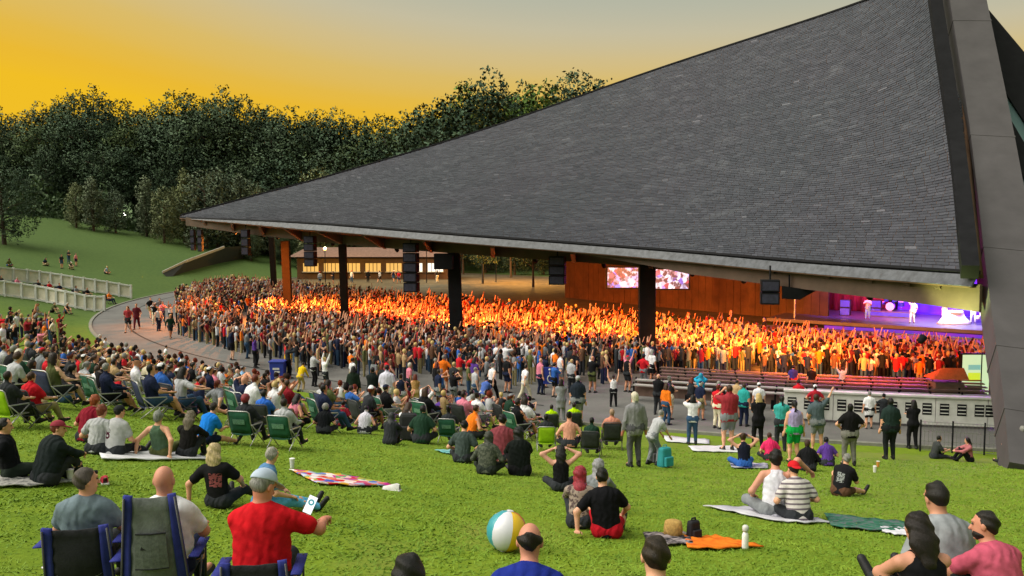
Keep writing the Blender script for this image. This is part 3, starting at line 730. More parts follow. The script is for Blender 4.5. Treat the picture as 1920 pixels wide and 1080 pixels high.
COLORS = {
 'black': '#17171b', 'charcoal': '#2e3136', 'grey': '#7d8187', 'light grey': '#b2b4ba', 'white': '#e4e4ea', 'navy': '#1d2540', 'blue': '#2f5fae', 'bright blue': '#1f86e0', 'light blue': '#86b0d8',
 'teal': '#2f9e9c', 'green': '#2f7a45', 'dark green': '#1f3a2c', 'olive': '#59603a', 'lime': '#b4e000', 'yellow': '#e8c21c', 'orange': '#ee7a1d', 'red': '#c8202c', 'dark red': '#861c28', 'maroon': '#5e1f2a',
 'pink': '#d97f96', 'hot pink': '#e02f68', 'purple': '#5a3a93', 'lavender': '#b3a3d2', 'brown': '#5b4030', 'tan': '#b69a72', 'khaki': '#8f8560', 'cream': '#e0d6bc', 'denim': '#35506f', 'pale denim': '#7fb0d6', 'bare': '#d9a184'}
HAIRC = {'black': '#0d0b0c', 'dark brown': '#22160f', 'brown': '#3f2818', 'auburn': '#6b2a16', 'grey': '#8b8a86', 'white': '#d8d3c6', 'blonde': '#cdb277', 'red': '#8c2f38', 'light grey': '#b7b5b8'}
SKINS = ['#d8a183', '#c98f70', '#e0b196', '#b97c5c', '#8a5a40', '#d39a7c']
def set_props(o, s):
    sk = lin(s.get('skin') or SKINS[0])
    o['skin_tone'] = [float(x) for x in sk]
    for k, d in (('shirt', 'black'), ('trousers', 'charcoal'), ('shoes', 'black'), ('cap', 'black')):
        c = s.get(k) or d; c = COLORS.get(c, c if str(c).startswith('#') else '#333333')
        o[{'shirt': 'shirt_color', 'trousers': 'trouser_color', 'shoes': 'shoe_color', 'cap': 'cap_color'}[k]] = [float(x) for x in lin(c)]
    hc = s.get('hairc', 'dark brown'); o['hair_color'] = [float(x) for x in lin(HAIRC.get(hc, hc if hc.startswith('#') else '#22160f'))]
MESH_CACHE = {}
def mid_mesh(s):
    key = (s['pose'], s.get('sleeve', 's'), s.get('bottom', 'long'), s.get('hair', 'short'), bool(s.get('cap')), bool(s.get('hat')), s.get('fem', False), round(s.get('bulk', 1), 1), s.get('yaw', 0), s.get('hem', 0))
    if key not in MESH_CACHE:
        L, J = prims(s)
        for k in (0, 1):
            d = nrm(J['wr%d' % k] - J['el%d' % k]); L.append(('skin', 'c', (J['wr%d' % k] + d * .02, J['wr%d' % k] + d * .12, .040, .034, None, .02)))
        h = .040; D, G, lo = sdf_grid(L, h); v, q, g = nets(D, G, lo, h)
        MESH_CACHE[key] = npmesh('person', v, q, PERSON_MATS, True, g)
    return MESH_CACHE[key]
PEOPLE = []
def place(o, p, face, pose, scale=1., seat=0.):
    tilt = 0. if P_stand(pose) else slope_tilt(p, face) * (1 if POSES[pose]['pz'] < .3 else .35)
    o.rotation_euler = (tilt, 0, -face); o.location = (p[0], p[1], p[2] + seat + (.0 if POSES[pose]['pz'] < .6 else -.015)); o.scale = (scale,) * 3
    o.rotation_mode = 'XYZ'
def person_mid(s, p, face, scale=1., seat=0., label=None, group=None):
    o = link('person', mid_mesh(s)); set_props(o, s); place(o, p, face, s['pose'], scale, seat)
    tag(o, label, 'person', group); PEOPLE.append(o); return o
def person_near(s, p, face, scale=1., seat=0., label=None, shirt_mat=None, hands=('relax', 'relax'), extra=None, h=.0155):
    s = dict(s, fine=True); L, J = prims(s)
    hd = J['hd']; boxh = (hd - .15, hd + .16)
    parts = {}
    for g in ('skin', 'shirt', 'trousers', 'hair', 'cap', 'shoe'): parts[g] = [q for q in L if q[0] == g]
    if s.get('sleeve') == 'n': parts['shirt'] = []
    vs_, qs_, off = [], [], 0
    def addm(v, q):
        nonlocal off
        vs_.append(v); qs_.append(q + off); off += len(v)
    D, G, lo = sdf_grid(parts['skin'], h); v, q, _ = nets(D, G, lo, h)
    cen = v[q].mean(1); inh = ((cen > boxh[0] + .03) & (cen < boxh[1] - .01)).all(1) & ((cen - hd) @ J['HU'] > -.105); addm(v, q[~inh])
    hh = .008; D, G, lo = sdf_grid(parts['skin'], hh, 0., box=boxh); v, q, _ = nets(D, G, lo, hh)
    cen = v[q].mean(1); k_ = ((cen - hd) @ J['HU'] > -.125); addm(v, q[k_])
    for k in (0, 1):
        hp_ = [('skin', t, q2) for t, q2 in hand_prims(J, k, hands[k])]; hh = .006
        D, G, lo = sdf_grid(hp_, hh, .012); v, q, _ = nets(D, G, lo, hh); addm(v, q)
    body = link('person', npmesh('person', np.concatenate(vs_), np.concatenate(qs_), M_SKIN, True)); set_props(body, s)
    for g, nm_, m, hh, nz in (('shirt', 'shirt', shirt_mat or M_SHIRT, .0165, .0030), ('trousers', 'trousers', M_TROU, .021, .004), ('hair', 'hair', M_HAIR, .0095, .0055 if s.get('hair') != 'curly' else .009), ('cap', 'cap', M_CAP, .0065, 0)):
        if not parts[g]: continue
        D, G, lo = sdf_grid(parts[g], hh, noise=nz); v, q, _ = nets(D, G, lo, hh)
        if len(q):
            nm2 = 'hood' if g == 'hair' and s.get('hair') == 'hood' else nm_
            o = link(nm2, npmesh(nm2, v, q, m, True), body); set_props(o, s)
    for k in (0, 1):
        D, G, lo = sdf_grid(parts['shoe'][k:k + 1], .016); v, q, _ = nets(D, G, lo, .016); o = link('shoe', npmesh('shoe', v, q, M_SHOE, True), body); set_props(o, s)
    em = MATS.get('eye') or mat('eye', (.03, .02, .02), .2, 0, 1, 0, .6)
    for sx in (-1, 1):
        mbx = MB(); c_ = Vector(hd + J['HF'] * .0835 + J['HR'] * sx * .031 + J['HU'] * .012); mbx.lathe([(.002, -.009), (.009, -.004), (.010, .002), (.005, .008)], c_, 8); mbx.build('eye', em, body)
    place(body, p, face, s['pose'], scale, seat); tag(body, label, 'person'); PEOPLE.append(body)
    if extra: extra(body, J)
    return body, J

# ================================================================ CHAIRS
M_ALU = mat('aluminium_tube', (.42, .42, .42), .35, .1, 4, 0, .5, .7)
M_DKTUBE = mat('dark_tube', (.05, .05, .055), .4, .2, 4, 0, .5)
M_GREEN = mat('green_webbing', (.020, .105, .060), .85, .2, 9)
M_GREENP = mat('pale_green_print', (.12, .26, .18), .85, .5, 30)
M_LIME = mat('lime_webbing', (.34, .58, .01), .8, .15, 8)
M_NAVYW = mat('navy_webbing', (.03, .04, .09), .85, .2, 8)
M_DKW = mat('charcoal_webbing', (.030, .034, .036), .85, .25, 8)
def lawn_chair(name, m, frame=None, print_=None):
    """low folding lawn chair seen from behind: tube frame, sling back and seat, flat arms"""
    fr = frame or M_ALU; t = empty(name); w = .26
    bk = lambda x, u: Vector((x, -.20 - .19 * u - .03 * math.sin(math.pi * u) * (1 - (x / w) ** 2), .29 + .56 * u))
    mb = MB(); mb.sheet([[bk(x, u) for x in np.linspace(-w, w, 7)] for u in np.linspace(0.04, .97, 6)], .014); mb.build('backrest', m, t, True)
    mb = MB(); mb.sheet([[Vector((x, y, .30 - .03 * (1 - (x / w) ** 2) + .04 * (y + .2))) for x in np.linspace(-w, w, 5)] for y in np.linspace(-.20, .26, 4)], .014); mb.build('seat', m, t, True)
    mb = MB()
    mb.tube([(-w - .02, -.12, .27), bk(-w - .02, .5), bk(-w - .02, .95), bk(-w + .03, 1.02), bk(w - .03, 1.02), bk(w + .02, .95), bk(w + .02, .5), (w + .02, -.12, .27)], .014, 6)
    mb.build('back_frame', fr, t, True)
    mb = MB(); mb.tube([(-w, -.2, .29), (-w, .28, .31), (w, .28, .31), (w, -.2, .29)], .013, 6); mb.build('seat_frame', fr, t, True)
    for sx in (-1, 1):
        x = sx * (w + .035)
        mb = MB(); mb.tube([(x, -.36, .012), (x, .26, .50)], .013, 6); mb.build('leg', fr, t, True)
        mb = MB(); mb.tube([(x + sx * .02, .34, .012), (x + sx * .02, -.27, .52)], .013, 6); mb.build('leg', fr, t, True)
        mb = MB(); mb.box((x, -.02, .525), (.055, .52, .022)); mb.build('armrest', fr, t, bevel=.006)
    if print_:
        mb = MB(); mb.sheet([[bk(x, u) + Vector((0, -.019, -.004)) for x in np.linspace(-.15, .15, 4)][::-1] for u in np.linspace(.46, .68, 3)], .004); mb.build('printed_patch', print_, t)
    return t
PROTO = {}
for k, m, fr, pr_ in (('green', M_GREEN, M_ALU, M_GREENP), ('lime', M_LIME, M_ALU, None), ('navy', M_NAVYW, M_ALU, None), ('charcoal', M_DKW, M_DKTUBE, None)):
    t = lawn_chair('lawn_chair', m, fr, pr_); t.location = (0, -40, -50); PROTO[k] = (t, kids_of(t))
USED = set()
def put_chair(kind, p, face, label, scale=1., group=None):
    root, kids = PROTO[kind]
    o = root if kind not in USED else copy_tree(root, kids); USED.add(kind)
    o.location = p; o.rotation_euler = (slope_tilt(p, face) * .35, 0, -face); o.scale = (scale,) * 3
    tag(o, label, 'chair', group); return o
M_BLUEF = mat('royal_blue_canvas', (.022, .030, .22), .8, .2, 12)
M_GREYF = mat('grey_canvas', (.135, .150, .150), .8, .25, 9, .5)
M_BLKF = mat('black_canvas', (.016, .017, .022), .85, .3, 10, .4)
def camp_chair(p, face, label, top=.98, wtop=.46, wbot=.60, centre=None, edge=None, hw=.10, pocket=False, sc=.88):
    t = empty('camp_chair', p, -face); t.rotation_euler = (slope_tilt(p, face) * .35, 0, -face); tag(t, label, 'chair'); t.scale = (sc,) * 3
    zb = .24; yb, yt = -.23, -.40 - .12 * (top - .95)
    def bk(s, u):
        w = (wbot + (wtop - wbot) * u) / 2; return Vector((s * w, yb + (yt - yb) * u - .07 * (1 - s * s) * math.sin(math.pi * min(u + .15, 1)), zb + (top - zb) * u + .02 * s * s * u))
    us = np.linspace(0, 1, 9); e = 1 - 2 * hw
    mb = MB(); mb.sheet([[bk(s, u) + Vector((0, .008 * math.sin(u * 23 + s * 9), 0)) for s in np.linspace(-e, e, 9)] for u in us], .012); mb.build('back_panel', centre or M_BLKF, t, True)
    for a, c_ in ((-1.03, -e + .02), (e - .02, 1.03)):
        mb = MB(); mb.sheet([[bk(s, u) + Vector((0, -.012, .012 * u)) for s in np.linspace(a, c_, 4)] for u in us], .03); mb.build('back_side_sleeve', edge or M_BLUEF, t, True)
    mb = MB(); mb.sheet([[Vector((x, y, .42 - .06 * (1 - (x / .29) ** 2))) for x in np.linspace(-.29, .29, 7)] for y in np.linspace(-.22, .26, 5)], .012); mb.build('seat', M_BLKF, t, True)
    for sx in (-1, 1):
        mb = MB(); mb.tube([bk(sx * .99, 0) - Vector((0, .03, .38)), bk(sx * .99, .02) - Vector((0, .025, 0)), bk(sx * .99, 1) - Vector((0, .02, .01))], .011, 6); mb.build('rear_post', M_DKTUBE, t, True)
        mb = MB(); mb.tube([(-sx * .31, -.30, .02), (sx * .31, -.28, .44)], .011, 6); mb.build('cross_leg', M_ALU, t, True)
        mb = MB(); mb.tube([(sx * .33, -.28, .02), (sx * .30, .30, .44)], .011, 6); mb.build('leg', M_DKTUBE, t, True)
        mb = MB(); mb.tube([(sx * .33, .32, .02), (sx * .34, .26, .62)], .011, 6); mb.build('leg', M_DKTUBE, t, True)
        mb = MB(); mb.sheet([[Vector((sx * (.33 + a), y, .63 - .015 * math.sin(3 * (y + .3)))) for a in (-.045, 0, .045)][::sx] for y in np.linspace(-.30, .30, 6)], .012); mb.build('armrest', edge or M_BLUEF, t, True)
    if pocket:
        def pk(s, u): return bk(s, u) + Vector((0, -.030, 0))
        mb = MB(); mb.sheet([[pk(s, u) for s in np.linspace(.52, -.52, 5)] for u in np.linspace(.34, .68, 4)], .01); pkt = mb.build('mesh_pocket', mat('pocket_mesh', (.11, .125, .12), .8, .3, 40), t)
        for us_, ss in (((.34, .35), (-.52, .52)), ((.67, .68), (-.52, .52))):
            mb = MB(); mb.sheet([[pk(s, u) + Vector((0, -.004, 0)) for s in np.linspace(ss[1], ss[0], 3)] for u in us_], .012); mb.build('pocket_hem', M_BLKF, pkt)
        mb = MB(); c0 = pk(-.12, .53) + Vector((0, -.008, 0)); n = 10                    # small dark dome-shaped emblem
        ring = [c0 + Vector((.055 * math.cos(math.pi * i / n), 0, .06 * math.sin(math.pi * i / n))) for i in range(n + 1)]
        mb.add(ring + [q + Vector((0, .005, 0)) for q in ring], [list(range(n + 1))] + [[i, i + n + 1, (i + 1) % (n + 1) + n + 1, (i + 1) % (n + 1)] for i in range(n + 1)]); mb.build('emblem', M_BLKF, pkt)
    return t

# ================================================================ FOREGROUND PEOPLE
HH = {p: skeleton(p)['hd'][2] for p in POSES}
def by_head(px, hy, base, pose, fixed=None):
    """spot on the ground and body scale that put the head at the pixel; base: pixel row where the body meets the ground"""
    hh = HH[pose]
    if fixed: d = ray(px, hy); t = fixed / d[1]; p = Vector((d[0] * t, fixed, hz(d[0] * t, fixed))); return p, max(.8, min(1.16, (CZ + d[2] * t - p.z) / hh))
    if base:
        p = ground(px, base); d = ray(px, hy); t = p.y / d[1]; return p, max(.8, min(1.16, (CZ + d[2] * t - p.z) / hh))
    d = ray(px, hy); t = _YS / d[1]; z = CZ + d[2] * t; h_ = terrain(d[0] * t, _YS)
    i = np.nonzero(z - h_ <= hh)[0][0]
    return Vector((d[0] * t[i], _YS[i], h_[i])), 1.
def stage_face(p): return math.atan2(31 - p[0], 66 - p[1])
def shirt_pattern(name, kind, c1, c2, c3=None):
    b = NB(name, .9, .15); co = b.coord(); sep = b.n('ShaderNodeSeparateXYZ'); b.l(co, sep.inputs[0]); x, y, z = sep.outputs
    def rng_(s, a, c_): return b.math('MULTIPLY', b.math('GREATER_THAN', s, a), b.math('LESS_THAN', s, c_))
    if kind == 'stripes': f = b.math('GREATER_THAN', b.math('FRACT', b.math('MULTIPLY', z, 13.)), .62)
    elif kind == 'mottle': f = b.math('GREATER_THAN', b.noise(co, 16, 3), .52)
    elif kind == 'backprint': f = b.math('MULTIPLY', b.math('MULTIPLY', rng_(x, -.09, .09), rng_(z, c3[0], c3[1])), b.math('MULTIPLY', b.math('LESS_THAN', y, .02), b.math('GREATER_THAN', b.noise(co, 34, 2), .47)))
    elif kind == 'number':     # a dark 3-like mark left of the spine
        u = b.math('ADD', x, .07); w_ = b.math('SUBTRACT', z, c3[0])
        r1 = b.math('SQRT', b.math('ADD', b.math('POWER', u, 2.), b.math('POWER', b.math('SUBTRACT', w_, .045), 2.)))
        r2 = b.math('SQRT', b.math('ADD', b.math('POWER', u, 2.), b.math('POWER', b.math('ADD', w_, .045), 2.)))
        f = b.math('MAXIMUM', rng_(r1, .022, .058), rng_(r2, .022, .058)); f = b.math('MULTIPLY', f, b.math('GREATER_THAN', u, -.035)); f = b.math('MULTIPLY', f, b.math('LESS_THAN', y, .0))
    col = b.mix(f, c1, c2); k = b.ramp(b.noise(co, 11, 3), [(.3, (.8,) * 3), (.7, (1.06,) * 3)])
    b.color(b.mix(1., col, k, 'MULTIPLY')); b.bump(b.noise(co, 40, 3), .3, .01); return b.m
LC = lambda n: lin(COLORS.get(n, n))
def near(px, hy, base, pose, face, label, chair=None, fixed=None, hands=('relax', 'relax'), shirt_mat=None, extra=None, **s):
    p, sc = by_head(px, hy, base, pose, fixed); sc = s.pop('scale', sc)
    return (*person_near(dict(s, pose=pose), p, R(face), sc, 0., label, shirt_mat, hands, extra), p)
SK2, SK3 = '#cf957a', '#c08468'
# three men in camp chairs
a, J, p = near(160, 900, None, 'chair', -12, 'grey-haired man in grey-blue shirt, head turned right, in navy camp chair', shirt='#6d7d88', sleeve='s', trousers='charcoal', hair='short', hairc='#4c443e', yaw=55, skin=SK2, bulk=1.12, belly=True, fixed=7.1)
camp_chair(p - Vector((0, .02, 0)), R(-12), 'navy and black camp chair under the grey-haired man, farthest left', top=.78, wtop=.54, wbot=.58, hw=.13)
a, J, p = near(308, 900, None, 'chair', -10, 'bald man in white T-shirt reclining in tall grey and blue camp chair', shirt='white', sleeve='s', trousers='navy', hair='none', skin='#c78a74', bulk=1.15, belly=True, yaw=10, fixed=7.0)
camp_chair(p - Vector((.02, .05, 0)), R(-10), 'tall grey camp chair with royal blue edges and mesh pocket', top=1.20, wtop=.42, wbot=.60, centre=M_GREYF, hw=.14, pocket=True)
def phone(body, J):
    t = empty('phone', (0, 0, 0)); w = Vector((J['wr1'] + J['wr0']) / 2) + Vector((-.015, .095, .085)); M = body.matrix_basis
    t.location = M @ w; t.rotation_euler = (R(-28), R(28), R(12)); tag(t, 'white-screened mobile phone held by the man in red', 'phone')
    mb = MB(); mb.box((0, 0, 0), (.075, .010, .15)); mb.build('case', M_BLACK, t, bevel=.004)
    b = NB('phone_screen', .2); co = b.coord(); sep = b.n('ShaderNodeSeparateXYZ'); b.l(co, sep.inputs[0])
    r_ = b.math('SQRT', b.math('ADD', b.math('POWER', sep.outputs[0], 2.), b.math('POWER', b.math('SUBTRACT', sep.outputs[2], .02), 2.)))
    b.color((.1, .1, .1)); b.emit(b.mix(b.math('MULTIPLY', b.math('LESS_THAN', r_, .026), b.math('GREATER_THAN', r_, .012)), (.85, .9, .9), (.02, .22, .25)), .42)
    mb = MB(); mb.box((0, -.0062, 0), (.072, .003, .146)); mb.build('screen', b.m, t)
a, J, p = near(487, 917, None, 'chair_phone', -8, 'man in red T-shirt and pale blue cap looking at a phone', shirt='#c81420', sleeve='s', trousers='charcoal', hair='short', hairc='grey', cap='#aebcd0', yaw=38, nod=24, skin='#c4806a', bulk=1.16, belly=True, hands=('grip', 'grip'), extra=phone, fixed=6.6)
camp_chair(p - Vector((0, .04, 0)), R(-8), 'black camp chair with blue edges under the man in red', top=.74, wtop=.52, wbot=.58, hw=.12)
# left group on the grey blanket
a, J, p = near(84, 820, 908, 'knees', 30, 'man in dark poncho and maroon cap sitting on patterned blanket', shirt='#1c2426', sleeve='l', trousers='charcoal', hair='short', hairc='auburn', cap='#8c3040', yaw=40, bulk=1.3, belly=True, hem=.08)
near(20, 846, 898, 'back', 62, 'person in black jacket reclining beside the man in poncho', shirt='#15171c', sleeve='l', trousers='#26302a', hair='short', hairc='black', bulk=1.15, hem=.05)
# blonde woman and grey-haired man on the grass
near(410, 866, 952, 'prop', 8, 'blonde woman in black top sitting on the grass', shirt='black', sleeve='s', trousers='charcoal', bottom='long', hair='long', hairc='#c9b487', fem=True, skin=SK2, shirt_mat=shirt_pattern('black_top_with_rose_mark', 'backprint', LC('black'), (.30, .08, .09), (.32, .52)))
near(489, 858, 958, 'legs', 62, 'grey-haired man in blue T-shirt with outstretched light blue jeans', shirt='#5a86b4', sleeve='s', trousers='#5fb0dc', hair='short', hairc='#a3a098', yaw=-30, bulk=1.1, shoes='black')
# pair in light grey shirts on the white blanket, and their neighbours
near(178, 782, 852, 'cross', 8, 'auburn-haired woman in light grey T-shirt on white blanket', shirt='#a9abb0', sleeve='s', hair='bob', hairc='#7a3a20', fem=True, yaw=12)
near(212, 782, 855, 'legs', 12, 'man in light grey shirt with dark number on the back, black cap', shirt='#b4b5ba', sleeve='s', hair='short', hairc='black', cap='#23262a', yaw=18, bulk=1.15, shirt_mat=shirt_pattern('grey_shirt_with_number', 'number', lin('#b4b5ba'), (.07, .012, .03), (.42,)))
near(300, 790, 858, 'back', 6, 'grey-bobbed woman in sage green top leaning back on her hands', shirt='#56705a', sleeve='t', hair='bob', hairc='#7e837c', fem=True, trousers='olive')
near(349, 790, 860, 'knees', 4, 'woman in black with long grey-brown hair beside the bright blue shirt', shirt='#1b1a1a', sleeve='l', hair='long', hairc='#6b6250', fem=True)
near(380, 765, 832, 'side', 30, 'man in bright blue T-shirt sitting sideways with knees drawn up', shirt='#1677d8', sleeve='s', trousers='navy', bottom='short', hair='short', hairc='dark brown', bulk=1.1)
near(160, 752, 830, 'cross', 20, 'auburn-haired person in dark red top behind the grey shirts', shirt='#7d1428', sleeve='s', hair='bob', hairc='#9a4a24', bulk=1.1)
# middle: camouflage man, dark green blanket, red hood, black T-shirt
near(912, 822, 890, 'cross', 10, 'man in camouflage jacket sitting cross-legged on grass', shirt='olive', sleeve='l', trousers='#2a302c', hair='hood', hairc='#3c4038', bulk=1.15, shirt_mat=shirt_pattern('camouflage', 'mottle', (.050, .060, .045), (.095, .105, .080)))
near(975, 815, 892, 'knees', -6, 'person wrapped in black hooded blanket beside the camouflage man', shirt='#101614', sleeve='l', trousers='black', hair='hood', hairc='#141816', bulk=1.2, hem=.1)
near(940, 790, 868, 'cross', 4, 'dark-haired man in dusty red T-shirt behind the camouflage man', shirt='#7c3a42', sleeve='s', hair='short', hairc='black', bulk=1.15)
near(866, 800, 868, 'cross', 10, 'dark-haired person in grey-green T-shirt left of the camouflage man', shirt='#3e4a48', sleeve='s', hair='short', hairc='black')
near(1052, 848, 922, 'handhead', 0, 'woman in black tank top with bare shoulders and long black hair', shirt='#101014', sleeve='t', hair='long', hairc='black', fem=True, skin='#d09a86')
near(1086, 905, 992, 'knees', 6, 'person with red headscarf and patterned beige jacket', shirt='tan', sleeve='l', hair='hood', hairc='#9c2c3c', fem=True, trousers='charcoal', shirt_mat=shirt_pattern('patterned_jacket', 'mottle', (.30, .24, .20), (.10, .07, .07)))
near(1119, 884, 965, 'knees', 10, 'person in light grey hood behind the black T-shirt', shirt='grey', sleeve='l', hair='hood', hairc='#9a9aa0')
near(1138, 898, 1008, 'prop', 6, 'dark-haired man in black T-shirt leaning on one arm', shirt='#111116', sleeve='s', trousers='#b01424', bottom='short', hair='crop', hairc='black', hands=('flat', 'relax'), skin='#d6a084', bulk=1.08)
# heads along the lower edge
near(986, 1036, None, 'cross', 6, 'balding man with dark fringe in blue shirt at the lower edge', shirt='#1c2c86', sleeve='s', hair='fringe', hairc='#1c1614', skin='#c98a74', bulk=1.1)
near(1238, 1068, None, 'cross', 4, 'person with cropped brown hair, only the head in view, below the hat', shirt='charcoal', sleeve='s', hair='crop', hairc='#2b2015', bulk=1.1)
near(752, 1116, None, 'cross', 0, 'dark-haired person almost out of view at the lower edge', shirt='black', hair='crop', hairc='black')
# right foreground
near(1754, 1004, None, 'knees', -4, 'woman in black tank top with long wavy dark hair', shirt='#0e0e12', sleeve='t', hair='long', hairc='#1a110e', fem=True, skin='#c98f78')
near(1896, 1000, None, 'knees', -14, 'bearded man in pink shirt at the right edge', shirt='#c0566f', sleeve='s', hair='short', hairc='#1c1512', yaw=-38, stubble=True, skin='#c4866e', bulk=1.12)
near(1789, 934, 1018, 'legs', -8, 'dark-haired man in pale grey T-shirt, head bowed, far end of blanket', shirt='#8f949a', sleeve='s', hair='crop', hairc='#17120f', skin='#c08a70', bulk=1.15, nod=10, fixed=7.4)
# embracing pair on the long blanket
near(1451, 884, 972, 'hug', 4, 'dark-haired woman in white tank top with an arm round her neighbour', shirt='#d6d6e4', sleeve='t', hair='bob', hairc='black', fem=True, skin='#c98f78', trousers='grey', scale=1.05)
near(1499, 884, 980, 'cross', -6, 'person in striped shirt and red and white cap being hugged', shirt='white', sleeve='s', hair='short', hairc='dark brown', cap='#c41a24', cap_back=True, bulk=1.1, shirt_mat=shirt_pattern('striped_shirt', 'stripes', (.62, .58, .58), (.16, .13, .16)))
near(1575, 862, 930, 'side', 46, 'person in black printed T-shirt sitting sideways with bare knees up', shirt='black', sleeve='s', trousers='brown', bottom='short', hair='short', hairc='grey', yaw=-20, bulk=1.1, shirt_mat=shirt_pattern('black_shirt_with_print', 'backprint', LC('black'), (.25, .27, .27), (.30, .52)))

# ================================================================ THE REST OF THE LAWN AUDIENCE
POSE_WORDS = dict(stand='standing', stand_hips='standing hands on hips', stand_fold='standing arms folded', stand_phone='standing and filming', stand_cheer='standing with both arms raised', stand_wave='standing with one arm raised',
 stand_clap='standing and clapping', walk='walking', bend='bending forward', cross='sitting cross-legged', knees='sitting hugging knees', back='leaning back on hands', legs='sitting with legs out', prop='propped on one arm', side='sitting sideways',
 chair='seated', chair_lean='leaning forward', chair_phone='looking at a phone', chair_behind='hands behind head', hug='hugging', handhead='hands at head')
CH_WORD = {'green': 'in green lawn chair', 'lime': 'in lime lawn chair', 'navy': 'in navy lawn chair', 'charcoal': 'in black lawn chair', None: ''}
def auto_label(s, chair, zone):
    top = {'s': 'T-shirt', 'l': 'jacket', 't': 'tank top', 'n': ''}[s.get('sleeve', 's')]
    hw = {'short': '', 'crop': '', 'long': 'long-haired ', 'bob': 'bob-haired ', 'curly': 'curly-haired ', 'tail': 'ponytailed ', 'bun': '', 'hood': 'hooded ', 'fringe': 'balding ', 'beard': 'bearded ', 'none': 'bald ', 'grey': ''}[s.get('hair', 'short')]
    cp = ' and ' + s['cap_name'] + ' cap' if s.get('cap') and s.get('cap_name') else ''
    return f"{hw}person in {s['shirt']} {top}{cp} {POSE_WORDS[s['pose']]} {CH_WORD[chair] if s['pose'].startswith('chair') else ''} {zone}".replace('  ', ' ')
CHAIRS = []
def mid(px, hy, base, pose, face, label=None, chair='green', zone='', group=None, fixed=None, p=None, sc=None, **s):
    s['pose'] = pose; s.setdefault('shirt', 'black')
    if p is None: p, sc = by_head(px, hy, base, pose, fixed)
    f = stage_face(p) if face is None else R(face)
    if label is None: label = auto_label(s, chair, zone)
    o = person_mid(s, p, f, sc, 0., label, group)
    if pose.startswith('chair') and chair:
        q = p - Vector((math.sin(f), math.cos(f), 0)) * .03
        c_ = put_chair(chair, q, f, None, sc); c_['label'] = f"{ {'green': 'green', 'lime': 'lime green', 'navy': 'navy', 'charcoal': 'black'}[chair]} folding lawn chair under person in {s['shirt'] if s['shirt'] in COLORS else 'printed'} top {zone}".strip()
        c_['group'] = 'folding lawn chairs'
    return o
def any_look():
    u = rng.random(); s = {}
    s['shirt'] = str(rng.choice(['black', 'charcoal', 'grey', 'light grey', 'white', 'navy', 'blue', 'light blue', 'teal', 'dark green', 'olive', 'yellow', 'orange', 'red', 'dark red', 'pink', 'purple', 'tan', 'cream', 'brown'],
        p=np.array([17, 11, 10, 9, 12, 6, 3, 3, 2, 4, 3, 1, 1.5, 6.5, 2, 4, 1, 3, 2, 1]) / 102.))
    s['trousers'] = str(rng.choice(['black', 'charcoal', 'denim', 'khaki', 'grey', 'navy', 'cream', 'olive'], p=[.2, .2, .2, .12, .1, .08, .05, .05]))
    s['fem'] = bool(rng.random() < .48); s['bottom'] = 'short' if rng.random() < .5 else 'long'; s['sleeve'] = str(rng.choice(['s', 'l', 't'], p=[.66, .14, .20]))
    s['hair'] = str(rng.choice(['long', 'tail', 'bob', 'bun'], p=[.5, .2, .2, .1])) if s['fem'] else str(rng.choice(['short', 'crop', 'fringe', 'none'], p=[.62, .24, .08, .06]))
    s['hairc'] = str(rng.choice(['black', 'dark brown', 'brown', 'auburn', 'grey', 'white', 'blonde'], p=[.2, .3, .17, .07, .1, .04, .12])); s['skin'] = SKINS[int(rng.choice(6, p=[.28, .2, .24, .1, .06, .12]))]
    s['bulk'] = float(rng.choice([1., 1.1], p=[.65, .35]))
    if not s['fem'] and rng.random() < .3: s['cap_name'] = str(rng.choice(['black', 'navy', 'red', 'white', 'grey'])); s['cap'] = s['cap_name']
    return s
def in_poly(x, y, poly):
    r = False; j = len(poly) - 1
    for i in range(len(poly)):
        (xi, yi), (xj, yj) = poly[i], poly[j]
        if (yi > y) != (yj > y) and x < (xj - xi) * (y - yi) / (yj - yi) + xi: r = not r
        j = i
    return r
TAKEN = [Vector(o.location) for o in PEOPLE]
# ---- people who can be told apart in the picture
Gs = 'people standing along the promenade'
mid(1298, 746, 834, 'stand_phone', 6, 'woman in white top and blue jeans filming with raised hands', shirt='white', trousers='denim', hair='long', hairc='black', fem=True)
mid(1366, 726, 846, 'stand_phone', -6, 'tall man in dark red T-shirt and grey shorts, hands at his face', shirt='#98303a', trousers='grey', bottom='short', hair='short', hairc='brown', bulk=1.2)
mid(1421, 744, 838, 'stand_fold', 0, 'blonde woman in long black top left of the teal top', shirt='black', hair='long', hairc='blonde', fem=True, trousers='black', hem=.2)
mid(1464, 748, 846, 'stand_fold', 8, 'woman in teal and white patterned top near lavender top', shirt='#3fa6a4', hair='tail', hairc='black', fem=True, trousers='charcoal', bulk=1.1)
mid(1488, 758, 868, 'stand', 0, 'woman in lavender tank top and bright green shorts', shirt='#a79ac8', sleeve='t', trousers='#12a04a', bottom='short', hair='tail', hairc='black', fem=True, bulk=1.1)
mid(1532, 746, 848, 'stand_wave', 10, 'man in grey-green T-shirt pointing up with right arm', shirt='#4e5c62', trousers='grey', bottom='short', hair='short', hairc='brown', bulk=1.1)
mid(1592, 764, 874, 'stand_hips', 4, 'large man in black T-shirt and pale grey trousers with back turned', shirt='#151416', trousers='#7d7c76', hair='short', hairc='black', bulk=1.2)
mid(1668, 754, 862, 'stand', 0, 'man in dark green T-shirt and dark trousers near the white barrier', shirt='#22322f', trousers='#1c2022', hair='crop', hairc='black', bulk=1.2)
mid(1711, 756, 842, 'stand_fold', 4, 'slim woman in black right of the dark green man', shirt='black', trousers='black', hair='long', hairc='black', fem=True, sleeve='l')
